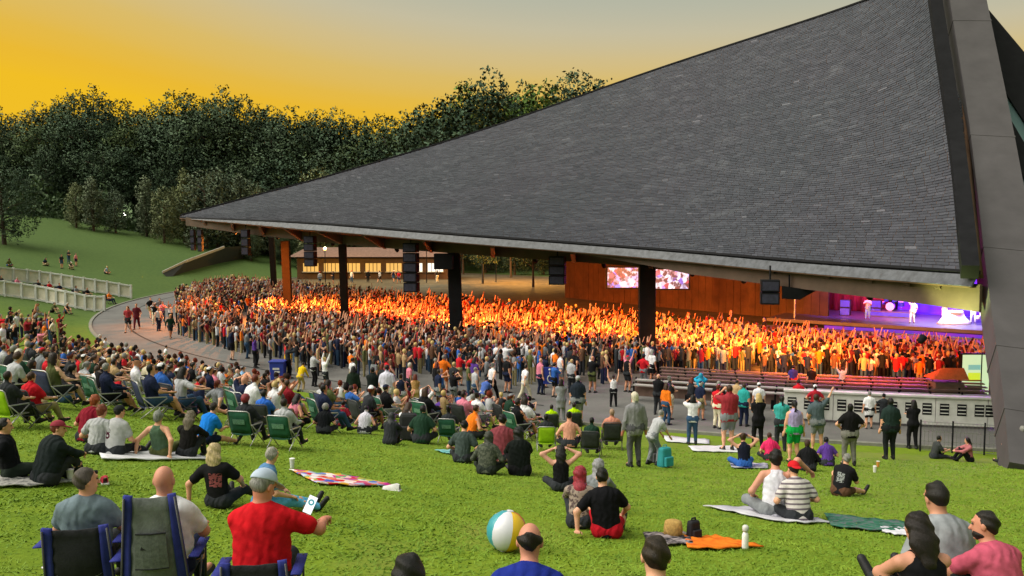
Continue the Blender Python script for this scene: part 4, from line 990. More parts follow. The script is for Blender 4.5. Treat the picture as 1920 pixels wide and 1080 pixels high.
mid(1629, 738, 806, 'stand', 10, 'person in long white shirt standing at the white barrier', shirt='white', trousers='black', bottom='short', hair='short', hairc='grey', hem=.2)
mid(1656, 744, 804, 'stand_clap', 10, 'person in charcoal shirt and cap beside the long white shirt', shirt='charcoal', cap='black', hair='short')
mid(1496, 716, 786, 'stand', 10, 'man in bright red T-shirt behind the lavender top', shirt='red', trousers='charcoal', bulk=1.1)
mid(1527, 726, 796, 'stand_hips', 8, 'man in red shirt and white cap behind the pointing man', shirt='#a82430', trousers='navy', cap='white')
mid(1486, 688, 742, 'stand', 10, 'man in violet-blue T-shirt beyond the red T-shirts', shirt='#3a3d92', trousers='red')
mid(1521, 690, 744, 'stand', 10, 'man in black T-shirt and orange cap beyond the red T-shirts', shirt='black', trousers='charcoal', cap='orange')
mid(1578, 694, 742, 'stand_cheer', 10, 'person in light blue T-shirt with spread arms at the benches', shirt='light blue', trousers='navy')
mid(1313, 704, 770, 'stand_phone', 10, 'person in turquoise hooded top left of the dark red man', shirt='#1fa0c8', hair='hood', hairc='#1fa0c8', trousers='denim', sleeve='l')
mid(1422, 722, 790, 'stand', 10, 'person in white T-shirt and white cap behind the blonde woman', shirt='white', cap='white', trousers='charcoal')
mid(1750, 826, 860, 'side', 88, 'man in grey shirt sitting on grass facing the woman with pink sleeves', shirt='#3c3f40', hair='short', hairc='black', trousers='charcoal')
mid(1818, 832, 866, 'knees', -84, 'woman with long black hair and pink sleeves sitting by the fence', shirt='#b06a70', hair='long', hairc='black', fem=True, trousers='black', sleeve='l')
mid(1914, 806, 876, 'chair', -20, 'person in white T-shirt seated at the foot of the pylon', chair='charcoal', shirt='white', hair='short', hairc='grey', zone='at the foot of the pylon')
mid(1396, 822, 878, 'handhead', 0, 'bare-shouldered woman in dark tank top beside the hot pink shirt', shirt='#171a2c', sleeve='t', hair='bun', hairc='brown', fem=True, trousers='blue', skin='#dba28a')
mid(1446, 822, 864, 'cross', 0, 'person in hot pink T-shirt sitting on the grass', shirt='hot pink', hair='short', hairc='brown', bulk=1.1)
mid(1516, 846, 884, 'cross', 6, 'brown-haired person in black jacket sitting before the large man', shirt='black', sleeve='l', hair='bob', hairc='brown', bulk=1.1)
mid(1553, 830, 874, 'cross', 0, 'child in purple T-shirt sitting behind the black jacket', shirt='purple', hair='short', hairc='black')
mid(1190, 744, 876, 'stand', -14, 'old man with long white hair and beard in grey clothes', shirt='#85858a', sleeve='l', hair='beard', hairc='#ded6c2', trousers='#56565c', skin='#c47a6a', hem=.12)
mid(1222, 790, 872, 'bend', 60, 'person in white and grey top bending over the lawn chairs', shirt='light grey', trousers='grey', hair='short', hairc='grey')
mid(1147, 774, 842, 'chair', 4, 'shirtless man with pink back in black lawn chair', chair='charcoal', shirt='#c98772', sleeve='s', hair='crop', hairc='#a88a70', trousers='olive', zone='by the old man')
mid(1108, 806, 856, 'chair_lean', 10, 'dark-haired person in dark green jacket left of the shirtless man', chair='charcoal', shirt='dark green', sleeve='l', hair='short', hairc='black', zone='by the shirtless man')
mid(1034, 766, 812, 'chair', 0, 'person in bright lime shirt, left of two', chair='charcoal', shirt='lime', hair='short', zone='left of two')
mid(1076, 760, 812, 'chair', 0, 'person in bright lime shirt, right of two', chair='charcoal', shirt='lime', hair='short', zone='right of two')
mid(1024, 786, 846, 'chair', 0, 'dark-haired person in lime lawn chair before the lime shirts', chair='lime', shirt='charcoal', hair='short', hairc='black', zone='before the lime shirts')
mid(1068, 782, 840, 'cross', 0, 'bare-backed woman with dark bun beside the lime chair', shirt='#c88f78', sleeve='t', hair='bun', hairc='black', fem=True)
mid(1083, 702, 800, 'stand', 8, 'big man in dark navy T-shirt and grey shorts on the promenade', shirt='#222a36', trousers='grey', bottom='short', hair='short', hairc='grey', bulk=1.2, cap='light grey')
mid(1052, 716, 792, 'stand_fold', 0, 'woman in grey spotted dress beside the navy T-shirt', shirt='#8d9096', trousers='grey', hair='long', hairc='dark brown', fem=True, hem=.3)
mid(1150, 706, 764, 'stand_cheer', 8, 'woman in white tank top with raised arms on the promenade', shirt='white', sleeve='t', hair='tail', fem=True, trousers='black')
mid(984, 688, 752, 'walk', 60, 'person all in white walking along the promenade', shirt='white', trousers='cream', hair='short')
mid(906, 712, 772, 'bend', 30, 'man in blue T-shirt stooping on the promenade', shirt='#4c68b4', trousers='light grey', hair='short', hairc='black')
mid(832, 670, 738, 'stand_hips', 10, 'man in bright orange T-shirt and orange shorts', shirt='#e8721c', trousers='#c0662c', bottom='short', hair='short', hairc='grey')
mid(726, 690, 782, 'stand', 6, 'tall man in white T-shirt and cream shorts on the promenade', shirt='#d2d2e4', trousers='#c9c9b4', bottom='short', hair='short', hairc='dark brown', bulk=1.1)
mid(663, 692, 768, 'stand', 4, 'broad person in long dark green jacket left of the tall white T-shirt', shirt='#1c2a20', sleeve='l', trousers='black', hair='long', hairc='black', hem=.3, bulk=1.1)
mid(699, 694, 776, 'stand_fold', 10, 'person in black jacket between green jacket and white T-shirt', shirt='#171f1e', sleeve='l', trousers='charcoal', hair='short', hairc='black', bulk=1.1)
mid(752, 706, 778, 'stand', 0, 'woman in strapless navy top right of the white T-shirt', shirt='#20263c', sleeve='t', hair='bun', hairc='brown', fem=True, trousers='light grey', bottom='short')
mid(779, 706, 770, 'stand_fold', 0, 'woman in tan tank top and shorts right of the navy top', shirt='#b58a5a', sleeve='t', hair='long', hairc='auburn', fem=True, trousers='tan', bottom='short')
mid(563, 684, 735, 'bend', 20, 'person in yellow jacket stooping by the blue bin', shirt='yellow', sleeve='l', trousers='tan', hair='short')
mid(540, 660, 705, 'stand', 20, 'person in yellow T-shirt behind the blue bin', shirt='#e0b020', trousers='khaki')
mid(311, 651, 694, 'walk', 60, 'person in white vest and cream trousers walking on the empty path', shirt='white', trousers='cream', hair='short', hairc='black')
mid(241, 572, 624, 'walk', 170, 'person in red top walking toward the camera on the path', shirt='#a83a40', trousers='charcoal', bottom='short', hair='long', hairc='dark brown', fem=True)
mid(257, 570, 618, 'walk', 170, 'person in maroon top walking on the path', shirt='maroon', trousers='maroon', hair='short')
mid(187, 630, 678, 'walk', 60, 'person in black T-shirt at the path edge', shirt='black', trousers='grey', hair='short', hairc='white')
mid(197, 645, 680, 'walk', 80, 'smaller person in white T-shirt beside the black one at the path edge', shirt='white', trousers='orange', bottom='short', sc=None)
mid(62, 730, 800, 'chair', 20, 'man in red T-shirt in charcoal lawn chair beside lime chair', chair='charcoal', shirt='#c01c2a', hair='short', hairc='brown', trousers='khaki', bulk=1.1, zone='by the lime chair')
mid(18, 740, 802, 'chair', 16, 'person in dark shirt in lime lawn chair, far left', chair='lime', shirt='charcoal', hair='short', zone='at far left')
mid(462, 760, 834, 'chair', 12, 'person in dark jacket in large green chair, left of two', chair='green', shirt='charcoal', sleeve='l', hair='curly', hairc='red', zone='left of the two big chairs')
mid(496, 758, 812, 'chair', 14, 'person in blue T-shirt between the two large green chairs', chair='charcoal', shirt='#2f66c8', hair='short', hairc='black', zone='between the big green chairs')
mid(534, 770, 842, 'chair', 12, 'person in white and black top in large green chair, right of two', chair='green', shirt='light grey', sleeve='l', hair='short', hairc='dark brown', zone='right of the two big chairs')
mid(606, 772, 814, 'cross', 6, 'person in black T-shirt with grey curly hair on the grass', shirt='#12151a', hair='curly', hairc='grey', bulk=1.1)
mid(640, 764, 800, 'cross', 6, 'person in dark red T-shirt left of the white vest', shirt='#8a1c2e', hair='short', hairc='black')
mid(682, 770, 814, 'cross', 10, 'man in white sleeveless vest sitting on the grass', shirt='#d4d2e2', sleeve='t', hair='short', hairc='black', bulk=1.1)
mid(730, 784, 834, 'knees', 8, 'person in charcoal hooded top sitting beside the black backpack', shirt='charcoal', sleeve='l', hair='hood', hairc='charcoal' if False else '#2c3034')
mid(790, 770, 832, 'cross', 4, 'man in dark green T-shirt right of the black backpack', shirt='dark green', hair='crop', hairc='black', bulk=1.1)
mid(842, 778, 832, 'chair', 10, 'dark-haired person in green lawn chair near the camouflage man', chair='green', shirt='charcoal', hair='bun', hairc='black', zone='near the camouflage man')
TAKEN = [Vector(o.location) for o in PEOPLE]
GRP = 'people sitting together on the lawn'
def fill(poly, n, dmin, poses, zone, standing=False, chairs=('green', 'green', 'charcoal', 'navy'), face=None, look=None, zmax=None):
    x0, x1 = min(p[0] for p in poly), max(p[0] for p in poly); y0, y1 = min(p[1] for p in poly), max(p[1] for p in poly); k = 0; tries = 0
    while k < n and tries < n * 60:
        tries += 1; px = rng.uniform(x0, x1); py = rng.uniform(y0, y1)
        if not in_poly(px, py, poly): continue
        p = ground(px, py)
        if any((p.x - q.x) ** 2 + (p.y - q.y) ** 2 < dmin * dmin for q in TAKEN): continue
        s = any_look()
        if look: s.update(look())
        pose = str(rng.choice(poses)); f = stage_face(p) + rng.uniform(-.3, .3) if face is None else R(face + rng.uniform(-50, 50))
        sc = float(rng.uniform(.92, 1.06)); TAKEN.append(p); k += 1
        mid(0, 0, 0, pose, math.degrees(f), chair=str(rng.choice(chairs)), zone=zone, group=GRP if not standing else Gs, p=p, sc=sc, **s)
SEAT = ['chair'] * 6 + ['chair_lean', 'chair_behind', 'chair_phone', 'cross', 'cross', 'knees', 'back', 'legs']
STAND = ['stand'] * 4 + ['stand_fold', 'stand_hips', 'stand_phone', 'stand_clap', 'stand_cheer', 'stand_wave', 'walk']
fill([(0, 690), (60, 668), (130, 672), (230, 690), (330, 712), (440, 735), (560, 770), (575, 808), (440, 806), (340, 790), (240, 782), (130, 768), (0, 764)], 96, .66, SEAT, 'on left lawn')
fill([(0, 652), (60, 640), (122, 648), (118, 676), (60, 680), (0, 684)], 13, .6, STAND, 'at left lawn edge', True)
fill([(565, 775), (720, 775), (860, 790), (1000, 800), (1000, 828), (840, 828), (700, 822), (590, 808)], 26, .8, SEAT, 'on middle lawn')
fill([(390, 690), (560, 715), (640, 748), (760, 768), (900, 775), (1000, 762), (1100, 745), (1225, 735), (1225, 712), (1000, 705), (820, 690), (600, 680), (420, 668)], 50, .75, STAND, 'on the promenade', True)
fill([(1230, 778), (1420, 786), (1410, 812), (1240, 800)], 9, .8, STAND, 'by the white barrier', True)
fill([(275, 585), (320, 590), (330, 640), (305, 640)], 9, .8, STAND + ['walk'] * 4, 'on the curving path', True, face=160)
fill([(0, 590), (140, 585), (150, 600), (0, 612)], 4, 1.2, ['cross', 'knees', 'legs'], 'below the white terraces')
fill([(0, 500), (130, 506), (240, 530), (240, 520), (120, 492), (0, 488)], 7, 1.0, ['cross', 'knees', 'stand', 'stand_fold'], 'above the white terraces')

# ================================================================ THE PACKED CROWD UNDER THE ROOF
def low_person(arms, seg=6):
    vs_, fs_, gs_ = [], [], []
    def ringtube(pts, rs, g, n=5, flat=1.):
        o = len(vs_); prev = None; pts = [Vector(p) for p in pts]
        for i, p in enumerate(pts):
            t = (pts[min(i + 1, len(pts) - 1)] - pts[max(i - 1, 0)]).normalized()
            x = prev - t * prev.dot(t) if prev is not None else (Vector((1, 0, 0)) - t * t.x if abs(t.x) < .9 else t.orthogonal()); x.normalize(); prev = x; y = t.cross(x)
            for k in range(n): a = 2 * math.pi * k / n; vs_.append(p + x * math.cos(a) * rs[i] + y * math.sin(a) * rs[i] * flat); gs_.append(g)
        for i in range(len(pts) - 1):
            for k in range(n): a = o + i * n + k; b_ = o + i * n + (k + 1) % n; fs_.append((a, b_, b_ + n, a + n))
    ringtube([(0, 0, .80), (0, 0, 1.0), (0, .01, 1.25), (0, .0, 1.42), (0, 0, 1.48)], [.15, .145, .18, .15, .05], 1, 6, .62)
    ringtube([(0, .0, 1.44), (0, .01, 1.56)], [.055, .055], 0, 4)
    ringtube([(0, .02, 1.51), (0, .03, 1.55), (0, .015, 1.63), (0, .01, 1.70), (0, 0, 1.74)], [.04, .08, .095, .075, .02], 3, 6, 1.15)
    ringtube([(0, .07, 1.53), (0, .085, 1.58), (0, .075, 1.65)], [.045, .06, .04], 0, 5)
    for sx, up in zip((-1, 1), arms):
        sh = Vector((sx * .18, 0, 1.40))
        if up == 2: el, wr = Vector((sx * .30, .10, 1.62)), Vector((sx * .22, .16, 1.92))
        elif up == 1: el, wr = Vector((sx * .26, .10, 1.15)), Vector((sx * .08, .32, 1.34))
        else: el, wr = Vector((sx * .25, -.02, 1.14)), Vector((sx * .24, .12, .92))
        ringtube([sh, sh.lerp(el, .6)], [.068, .066], 1, 4); ringtube([sh.lerp(el, .55), el, wr, wr + (wr - el).normalized() * .13], [.048, .042, .034, .03], 0, 4)
        ringtube([(sx * .09, 0, .88), (sx * .09, .01, .48), (sx * .10, 0, .04)], [.10, .07, .06], 2, 4)
    return np.array([tuple(p) for p in vs_]), np.array(fs_), np.array(gs_)
TEMPL = [low_person(a) for a in ((0, 0), (2, 2), (2, 0), (1, 1), (0, 2), (2, 1))]
pal = [lin(COLORS[c]) for c in ('black', 'charcoal', 'grey', 'light grey', 'white', 'navy', 'red', 'dark red', 'blue', 'maroon', 'tan', 'brown', 'olive', 'orange', 'black', 'charcoal')]
skp = [lin(c) for c in SKINS]; hap = [lin(HAIRC[c]) for c in ('black', 'dark brown', 'brown', 'blonde', 'grey', 'auburn')]; trp = [lin(COLORS[c]) for c in ('black', 'charcoal', 'denim', 'khaki', 'navy')]
AV, AF, AC = [], [], []; off = 0; n_crowd = 0
def crowd_edge(px): return -4.8 - 9.0 * float(sstep(560, 1260, px))
row = 0
for r in np.arange(6, RR - 4.6, .74):
    circ = .58
    for a in np.arange(R(150), R(300), circ / max(r, 6)):
        rr_ = r + rng.uniform(-.34, .34); aa = a + rng.uniform(-.38, .38) * circ / max(r, 6)
        x, y = CX + rr_ * math.cos(aa), CY + rr_ * math.sin(aa)
        fr = frontness(x, y)
        if fr < -3.5 or y < 30: continue
        z = hz(x, y); px, py = project((x, y, z + 1.5))
        if fr < float(np.interp(px, [600, 1000, 1300, 1450, 1600, 1850], [-1.5, -1., -.6, .2, 1.6, 3.6])): continue
        if px < 330 or px > 1890: continue
        if rr_ - RR > crowd_edge(px): continue
        if px > 1330 and rr_ - RR > -17 and rng.random() < .5: continue
        da = (math.degrees(aa) % 9.)
        if da < .55 and rng.random() < .7: continue                     # aisles
        if 405 < px < 500 and 560 < py < 600 and rng.random() < .8: continue
        V_, F_, G_ = TEMPL[int(rng.choice(6, p=[.44, .11, .11, .20, .09, .05]))]
        th = -(math.atan2(33 - x, 68 - y)) + rng.uniform(-.35, .35); sc = rng.uniform(.84, 1.08); c_, s_ = math.cos(th), math.sin(th)
        Q = V_ * sc; Q = np.stack([Q[:, 0] * c_ - Q[:, 1] * s_ + x, Q[:, 0] * s_ + Q[:, 1] * c_ + y, Q[:, 2] + z], 1)
        cl = np.array([skp[rng.integers(6)], pal[rng.integers(len(pal))], trp[rng.integers(5)], hap[rng.integers(6)]])
        AV.append(Q); AF.append(F_ + off); AC.append(cl[G_]); off += len(Q); n_crowd += 1
print('CROWD', n_crowd)
b = NB('crowd', .8, .2); a = b.n('ShaderNodeAttribute', attribute_name='cloth'); b.color(a.outputs['Color'])
me = npmesh('crowd', np.concatenate(AV), np.concatenate(AF), b.m, True)
ca = me.attributes.new('cloth', 'FLOAT_COLOR', 'POINT'); cc = np.concatenate(AC); ca.data.foreach_set('color', np.concatenate([cc, np.ones((len(cc), 1))], 1).astype(np.float32).ravel())
o = link('crowd', me); tag(o, 'dense concert crowd under the pavilion roof in orange light, many arms raised', 'crowd', kind='stuff')

def low_seated():
    V_, F_, G_ = low_person((1, 1)); V_ = V_.copy(); up = (G_ != 2); V_[up, 2] -= .52; lg = G_ == 2
    t_ = 1 - (V_[lg, 2] - .04) / .84; z_ = V_[lg, 2].copy(); V_[lg, 1] += t_ * .75; V_[lg, 2] = .36 + .12 * np.sin(t_ * 3.14) - .28 * t_ ** 2 + (z_ - (.88 - t_ * .84)) * .5; return V_, F_, G_
SEATED = low_seated(); AV, AF, AC = [], [], []; off = 0; lawn_taken = list(TAKEN)
for poly, n, seated in (([(0, 668), (60, 655), (140, 664), (240, 684), (340, 706), (450, 730), (560, 762), (540, 775), (430, 752), (320, 734), (200, 715), (100, 705), (0, 700)], 95, True), ([(400, 676), (560, 700), (640, 725), (760, 745), (900, 750), (1000, 738), (1180, 722), (1180, 706), (1000, 700), (820, 690), (600, 680)], 70, False), ([(0, 626), (120, 632), (118, 650), (0, 655)], 16, False), ([(600, 770), (900, 782), (1000, 790), (1000, 806), (800, 800), (600, 790)], 28, True)):
    x0, x1 = min(p[0] for p in poly), max(p[0] for p in poly); y0, y1 = min(p[1] for p in poly), max(p[1] for p in poly); k = tries = 0
    while k < n and tries < 4000:
        tries += 1; px, py = rng.uniform(x0, x1), rng.uniform(y0, y1)
        if not in_poly(px, py, poly): continue
        p = ground(px, py)
        if any((p.x - q.x) ** 2 + (p.y - q.y) ** 2 < .55 ** 2 for q in lawn_taken): continue
        lawn_taken.append(p); k += 1; V_, F_, G_ = SEATED if seated else TEMPL[int(rng.choice(6, p=[.5, .08, .1, .22, .06, .04]))]
        th = -stage_face(p) + rng.uniform(-.5, .5); sc = rng.uniform(.9, 1.06); c_, s_ = math.cos(th), math.sin(th); Q = V_ * sc
        AV.append(np.stack([Q[:, 0] * c_ - Q[:, 1] * s_ + p.x, Q[:, 0] * s_ + Q[:, 1] * c_ + p.y, Q[:, 2] + p.z], 1)); AF.append(F_ + off); off += len(Q)
        AC.append(np.array([skp[rng.integers(6)], pal[rng.integers(len(pal))], trp[rng.integers(5)], hap[rng.integers(6)]])[G_])
me = npmesh('lawn_crowd', np.concatenate(AV), np.concatenate(AF), MATS['crowd'], True)
ca = me.attributes.new('cloth', 'FLOAT_COLOR', 'POINT'); cc = np.concatenate(AC); ca.data.foreach_set('color', np.concatenate([cc, np.ones((len(cc), 1))], 1).astype(np.float32).ravel())
o = link('lawn_crowd', me); tag(o, 'smaller people packed between the others on the far lawn and promenade', 'crowd', kind='stuff')

# ================================================================ PAVILION LAMPS
M_LAMPG = NB('lamp_glass', .3); M_LAMPG.emit((1., .45, .10), 6.); M_LAMPG = M_LAMPG.m
def flood(p, aim, energy, color, label, size=75, rad=.25):
    t = empty('floodlight', p); tag(t, label, 'light', 'floodlights under the pavilion roof')
    d = (Vector(aim) - Vector(p)).normalized(); q = d.to_track_quat('-Z', 'Y'); t.rotation_euler = q.to_euler()
    mb = MB(); mb.lathe([(.07, .28), (.11, .24), (.13, .06), (.14, .0)], (0, 0, 0), 10); mb.build('housing', M_BLACK, t, True)
    mb = MB(); mb.lathe([(.12, -.006), (.12, -.002)], (0, 0, 0), 10)
    k = 'lamp_glass_%d' % int(sum(c * 100 for c in color))
    if k not in MATS: g_ = NB(k, .3); g_.emit(color, 4.)
    mb.build('lens', MATS[k], t)
    mb = MB(); mb.tube([(0, 0, .26), (0, .12, .4)], .02, 5); mb.build('bracket', M_BLACK, t)
    l = bpy.data.lights.new('lamp', 'SPOT'); l.energy = energy; l.color = color; l.spot_size = R(size); l.spot_blend = .8; l.shadow_soft_size = rad
    lo = link('lamp', l, t, (0, 0, -.05)); return t
ORA, AMB, RED, MAG = (1., .26, .035), (1., .33, .05), (1., .15, .035), (1., .08, .55)
FL = []
for (px, d_in, col, en, tgt) in ((420, 1.5, ORA, 6500, 5), (500, 1.5, ORA, 6500, 6), (600, 1.5, RED, 7500, 6.5), (720, 1.5, RED, 8000, 7), (830, 1.5, ORA, 6000, 7), (990, 1.5, ORA, 4900, 7), (1130, 1.5, ORA, 3800, 6.5), (1290, 1.5, AMB, 3400, 6.5), (1400, 1.5, AMB, 3200, 6.5), (1520, 1.5, AMB, 3200, 7), (1640, 1.5, RED, 2200, 8)):
    i = min(range(NE), key=lambda k: abs(project(gird[k])[0] - px)); g = gird[i]
    dr = Vector((CX - g.x, CY - g.y, 0)).normalized(); p = g + dr * 1.1 + Vector((0, 0, -.36))
    q = p + dr * (tgt + .5); flood(p, (q.x, q.y, hz(q.x, q.y) + 1.2), en, col, 'small black floodlight aimed at the crowd under the roof edge', 112)

for i, aim, en in ((6, (-25, 72, 1.2), 3600), (12, (-21, 68, 1.2), 3600), (20, (-17, 74, 1.2), 4200)):
    flood(gird[i] + Vector((.6, .8, .1)), aim, en, ORA, 'small black floodlight near the left roof tip', 100)

# ================================================================ STAGE
stage = empty('stage', (31, 66, -1.5)); tag(stage, 'raised concert stage deck with dark skirt in purple light', 'stage')
SD = Vector((.83, -.56, 0)).normalized(); SN = Vector((SD.y, -SD.x, 0))   # along the front edge / towards the audience
if SN.y > 0: SN = -SN
S0 = Vector((29.8, 63.8, 0)); STZ = .55
def sp(u, v, z): return S0 + SD * u - SN * v + Vector((0, 0, z))          # u along the stage, v towards the back
def sbox(name, u, v, z, su, sv, sz, m, parent=None, bevel=0.):
    mb = MB(); mb.box(sp(u, v, z + sz / 2), (su, sv, sz), Matrix((SD, -SN, Vector((0, 0, 1)))).transposed())
    o = mb.build(name, m, parent, bevel=bevel)
    if parent is not None: o.location = -Vector(parent.location)
    return o
M_DECK = mat('stage_deck', (.10, .09, .11), .4, .2, 2, .05, .5)
sbox('deck', 1.5, 6, STZ - .25, 26, 12, .25, M_DECK, stage); sbox('skirt', 1.5, 6.2, -2.0, 25.6, 11.6, 1.9 + STZ - .25, M_BLACK, stage)
g_ = NB('skirt_screen', .4); g_.color((.02, .02, .03)); g_.emit(g_.ramp(g_.noise(g_.coord(), .5, 2), [(.35, (.30, .01, .45)), (.6, (.04, .01, .60))]), .30)
sbox('skirt_screen', 3.0, -.03, -1.2, 20, .06, 1.45, g_.m, stage)
b = NB('led_screen', .4); co = b.coord(); sep = b.n('ShaderNodeSeparateXYZ'); b.l(co, sep.inputs[0])
base_c = b.ramp(b.noise(co, .22, 2), [(.30, (.42, .01, .38)), (.45, (.13, .003, .55)), (.62, (.02, .002, .70)), (.8, (.16, .004, .62))])
wv = b.noise(co, .75, 4, .6); b.color((.02, .02, .03)); b.emit(b.mix(b.ramp(wv, [(.70, (0, 0, 0)), (.78, (.5, .5, .5))]), base_c, (.75, .45, .95)), 1.05)
scr = empty('led_screen', sp(4.5, 10.5, STZ)); tag(scr, 'large glowing violet and blue screen at the back of the stage', 'screen')
mb = MB(); mb.box(sp(4.8, 10.5, STZ + 3.4), (17, .2, 6.8), Matrix((SD, -SN, Vector((0, 0, 1)))).transposed()); o = mb.build('display', b.m, scr); o.location = -Vector(scr.location)
for u in (-3.9, 13.5):
    sbox('frame_post', u, 10.5, STZ, .3, .35, 7.2, M_BLACK, scr)
b = NB('red_drape', .8); co = b.coord('Object', (6, 6, .3)); b.color(b.ramp(b.noise(co, 2, 3), [(.3, (.20, .02, .04)), (.7, (.38, .04, .08))])); b.bump(b.noise(co, 2.2, 2), .8, .1)
dr_ = MB(); dr_.sheet([[sp(-11.5 + .16 * i, 9.6 + .14 * math.sin(i * 1.3), STZ + z) for i in range(46)] for z in (0, 3, 6.5)], .05); o = dr_.build('stage_curtain', b.m, smooth=True); tag(o, 'red pleated curtain beside the violet screen', 'curtain')
M_AMP = mat('amp_cloth', (.03, .03, .05), .8, .3, 6); M_CHROME = mat('chrome', (.6, .6, .62), .2, .05, 3, 0, .5, 1.); M_WHT = mat('white_gloss', (.8, .8, .8), .3, .03, 3, 0, .5); M_BLUEDR = mat('blue_shell', (.04, .06, .45), .25, .1, 3, 0, .6)
def amp(u, v, lab, hgt=1.3):
    t = empty('amplifier', sp(u, v, STZ)); t.rotation_euler = (0, 0, math.atan2(SD.y, SD.x)); tag(t, lab, 'amplifier', 'amplifiers on stage')
    for k in range(2):
        mb = MB(); mb.box((0, 0, hgt * (.25 + .5 * k)), (.8, .4, hgt * .48)); mb.build('cabinet', M_AMP, t, bevel=.02)
        mb = MB(); mb.box((0, -.205, hgt * (.25 + .5 * k)), (.7, .012, hgt * .40)); mb.build('grille', M_BLUEDR, t)
for u, v, lab in ((-6.8, 5.5, 'blue amplifier stack left of the drum riser'), (-4.6, 6.5, 'blue amplifier stack beside the red curtain'), (3.4, 7, 'blue amplifier stack right of the drummer')): amp(u, v, lab)
def drum_kit(u, v, z, lab, shell, head):
    t = empty('drum_kit', sp(u, v, z)); t.rotation_euler = (0, 0, math.atan2(SD.y, SD.x)); tag(t, lab, 'drums')
    def drum(c, r, d, ax='z'):
        mb = MB(); mb.lathe([(r, 0), (r, d)], (0, 0, 0), 18); rot = (R(90), 0, 0) if ax == 'y' else (R(12), 0, 0)
        o = mb.build('drum', shell, t, loc=c, rot=rot); mb = MB(); mb.lathe([(r * .96, d + .002), (r * .96, d + .01)], (0, 0, 0), 18); mb.build('drum_head', head, o)
    drum((0, .2, .36), .34, .45, 'y'); drum((-.35, .1, .75), .17, .24); drum((.28, .1, .75), .17, .24); drum((.75, .35, .40), .24, .35); drum((-.7, .4, .5), .2, .16)
    for x, h_ in ((-.8, 1.25), (.75, 1.35), (.2, 1.4)):
        mb = MB(); mb.lathe([(.03, .03), (.16, .015), (.26, 0)], (x, .3, h_), 14); mb.build('cymbal', M_CHROME, t, True); mb = MB(); mb.tube([(x, .3, 0), (x, .3, h_)], .015, 5); mb.build('stand', M_CHROME, t)
r_ = empty('drum_riser', sp(-3.6, 7.2, STZ)); tag(r_, 'low platform carrying the drum kit on stage', 'platform'); sbox('riser_deck', -3.6, 7.2, STZ + .003, 3.4, 2.6, .45, M_DECK, r_); sbox('riser_edge', -3.6, 5.87, STZ + .08, 3.2, .04, .3, M_BLUEDR, r_)
drum_kit(-3.6, 6.8, STZ + .45, 'blue drum kit on the low platform', M_BLUEDR, M_WHT); drum_kit(3.7, 3.4, STZ, 'white drum kit at the right end of the stage', M_WHT, M_WHT)
def performer(u, v, z, s, lab, face=None):
    p = sp(u, v, z); f = math.atan2(SN.x, SN.y) if face is None else face; s.setdefault('shirt', 'white'); o = person_mid(s, p, f, 1.02, 0., lab); return o
performer(-1.2, 2.4, STZ, dict(pose='stand_wave', shirt='white', trousers='white', hair='long', hairc='blonde'), 'singer in white with one arm raised at the front of the stage')
performer(-4.6, 3.4, STZ, dict(pose='stand_clap', shirt='cream', trousers='light blue', hair='long', hairc='brown'), 'guitarist in pale shirt left of the singer on stage')
performer(-3.6, 7.9, STZ + .45, dict(pose='stand_clap', shirt='black', trousers='black', hair='short'), 'drummer in black behind the blue drum kit')
performer(2.6, 5.0, STZ, dict(pose='stand_cheer', shirt='white', trousers='white', hair='tail', hairc='blonde', fem=True), 'dancer in white with raised arms before the violet screen')
performer(.6, 5.2, STZ, dict(pose='stand_fold', shirt='white', trousers='cream', hair='short'), 'musician in white right of the singer on stage')
t = empty('flare_stand_in', sp(1.5, 3.6, STZ)); tag(t, 'added white cone standing in for the bright white flare on stage', 'platform'); mb = MB(); mb.lathe([(1.25, 0), (1.05, .25), (.8, .55), (.62, .85), (.6, .9)], (0, 0, .01), 22)  # white form added in place of the bright flare on stage
for i, q in enumerate(mb.v): q.x *= 1 + .06 * math.sin(i * 2.7); q.y *= .6
mb.build('flare_cone', M_WHT, t, True); mb = MB(); mb.lathe([(.6, .90), (.58, .98)], (0, 0, .012), 18); mb.build('flare_top', M_WHT, t)
# stage lamps on a truss
tr = empty('lighting_truss', sp(0, 1.5, 7)); tag(tr, 'metal truss hung over the stage carrying lamps', 'truss')
for dv, dz in ((0, 0), (.4, 0), (.2, .35)):
    mb = MB(); mb.tube([sp(-11, 1.5 + dv, 7.0 + dz), sp(13, 1.5 + dv, 7.0 + dz)], .04, 5); o = mb.build('chord', M_ALU, tr); o.location = -Vector(tr.location)
for u, v, col, en, tgt, lab in ((-7, 1.8, (.30, .10, 1.), 900, (-6, 6, .6), 'blue stage lamp at the left of the truss'), (-3.5, 1.8, MAG, 1500, (-3.5, 7, .6), 'magenta stage lamp over the drums'), (-1, .8, (.85, .6, 1.), 900, (-1.2, 2.4, 1.2), 'white-violet stage lamp over the singer'), (1.6, .6, (.85, .8, 1.), 2600, (1.5, 3.4, .5), 'white stage lamp over the dancers'), (5.5, 1.8, (.22, .06, 1.), 800, (5, 3, .6), 'deep blue stage lamp at the right of the truss')):
    t = flood(sp(u, v, 6.7), sp(*tgt), en, col, lab, 80); t['group'] = 'stage lamps'
for u, col, lab in ((-8.2, MAG, 'magenta lamp aimed at the front rows from the stage edge'), (-1, (.85, .10, .7), 'pink lamp aimed at the front rows from the truss'), (6, (.45, .08, 1.), 'violet lamp aimed at the front rows from the truss')):
    t = flood(sp(u, .6, 6.6), sp(u + .5, -9, -.5), 2600, col, lab, 110); t['group'] = 'stage lamps'
mb = MB(); mb.tube([sp(-9.6, 1, STZ), sp(-9.6, 1, 5.2)], .07, 6); t = empty('lamp_post', sp(-9.6, 1, STZ)); o = mb.build('pole', M_ALU, t); o.location = -Vector(t.location)
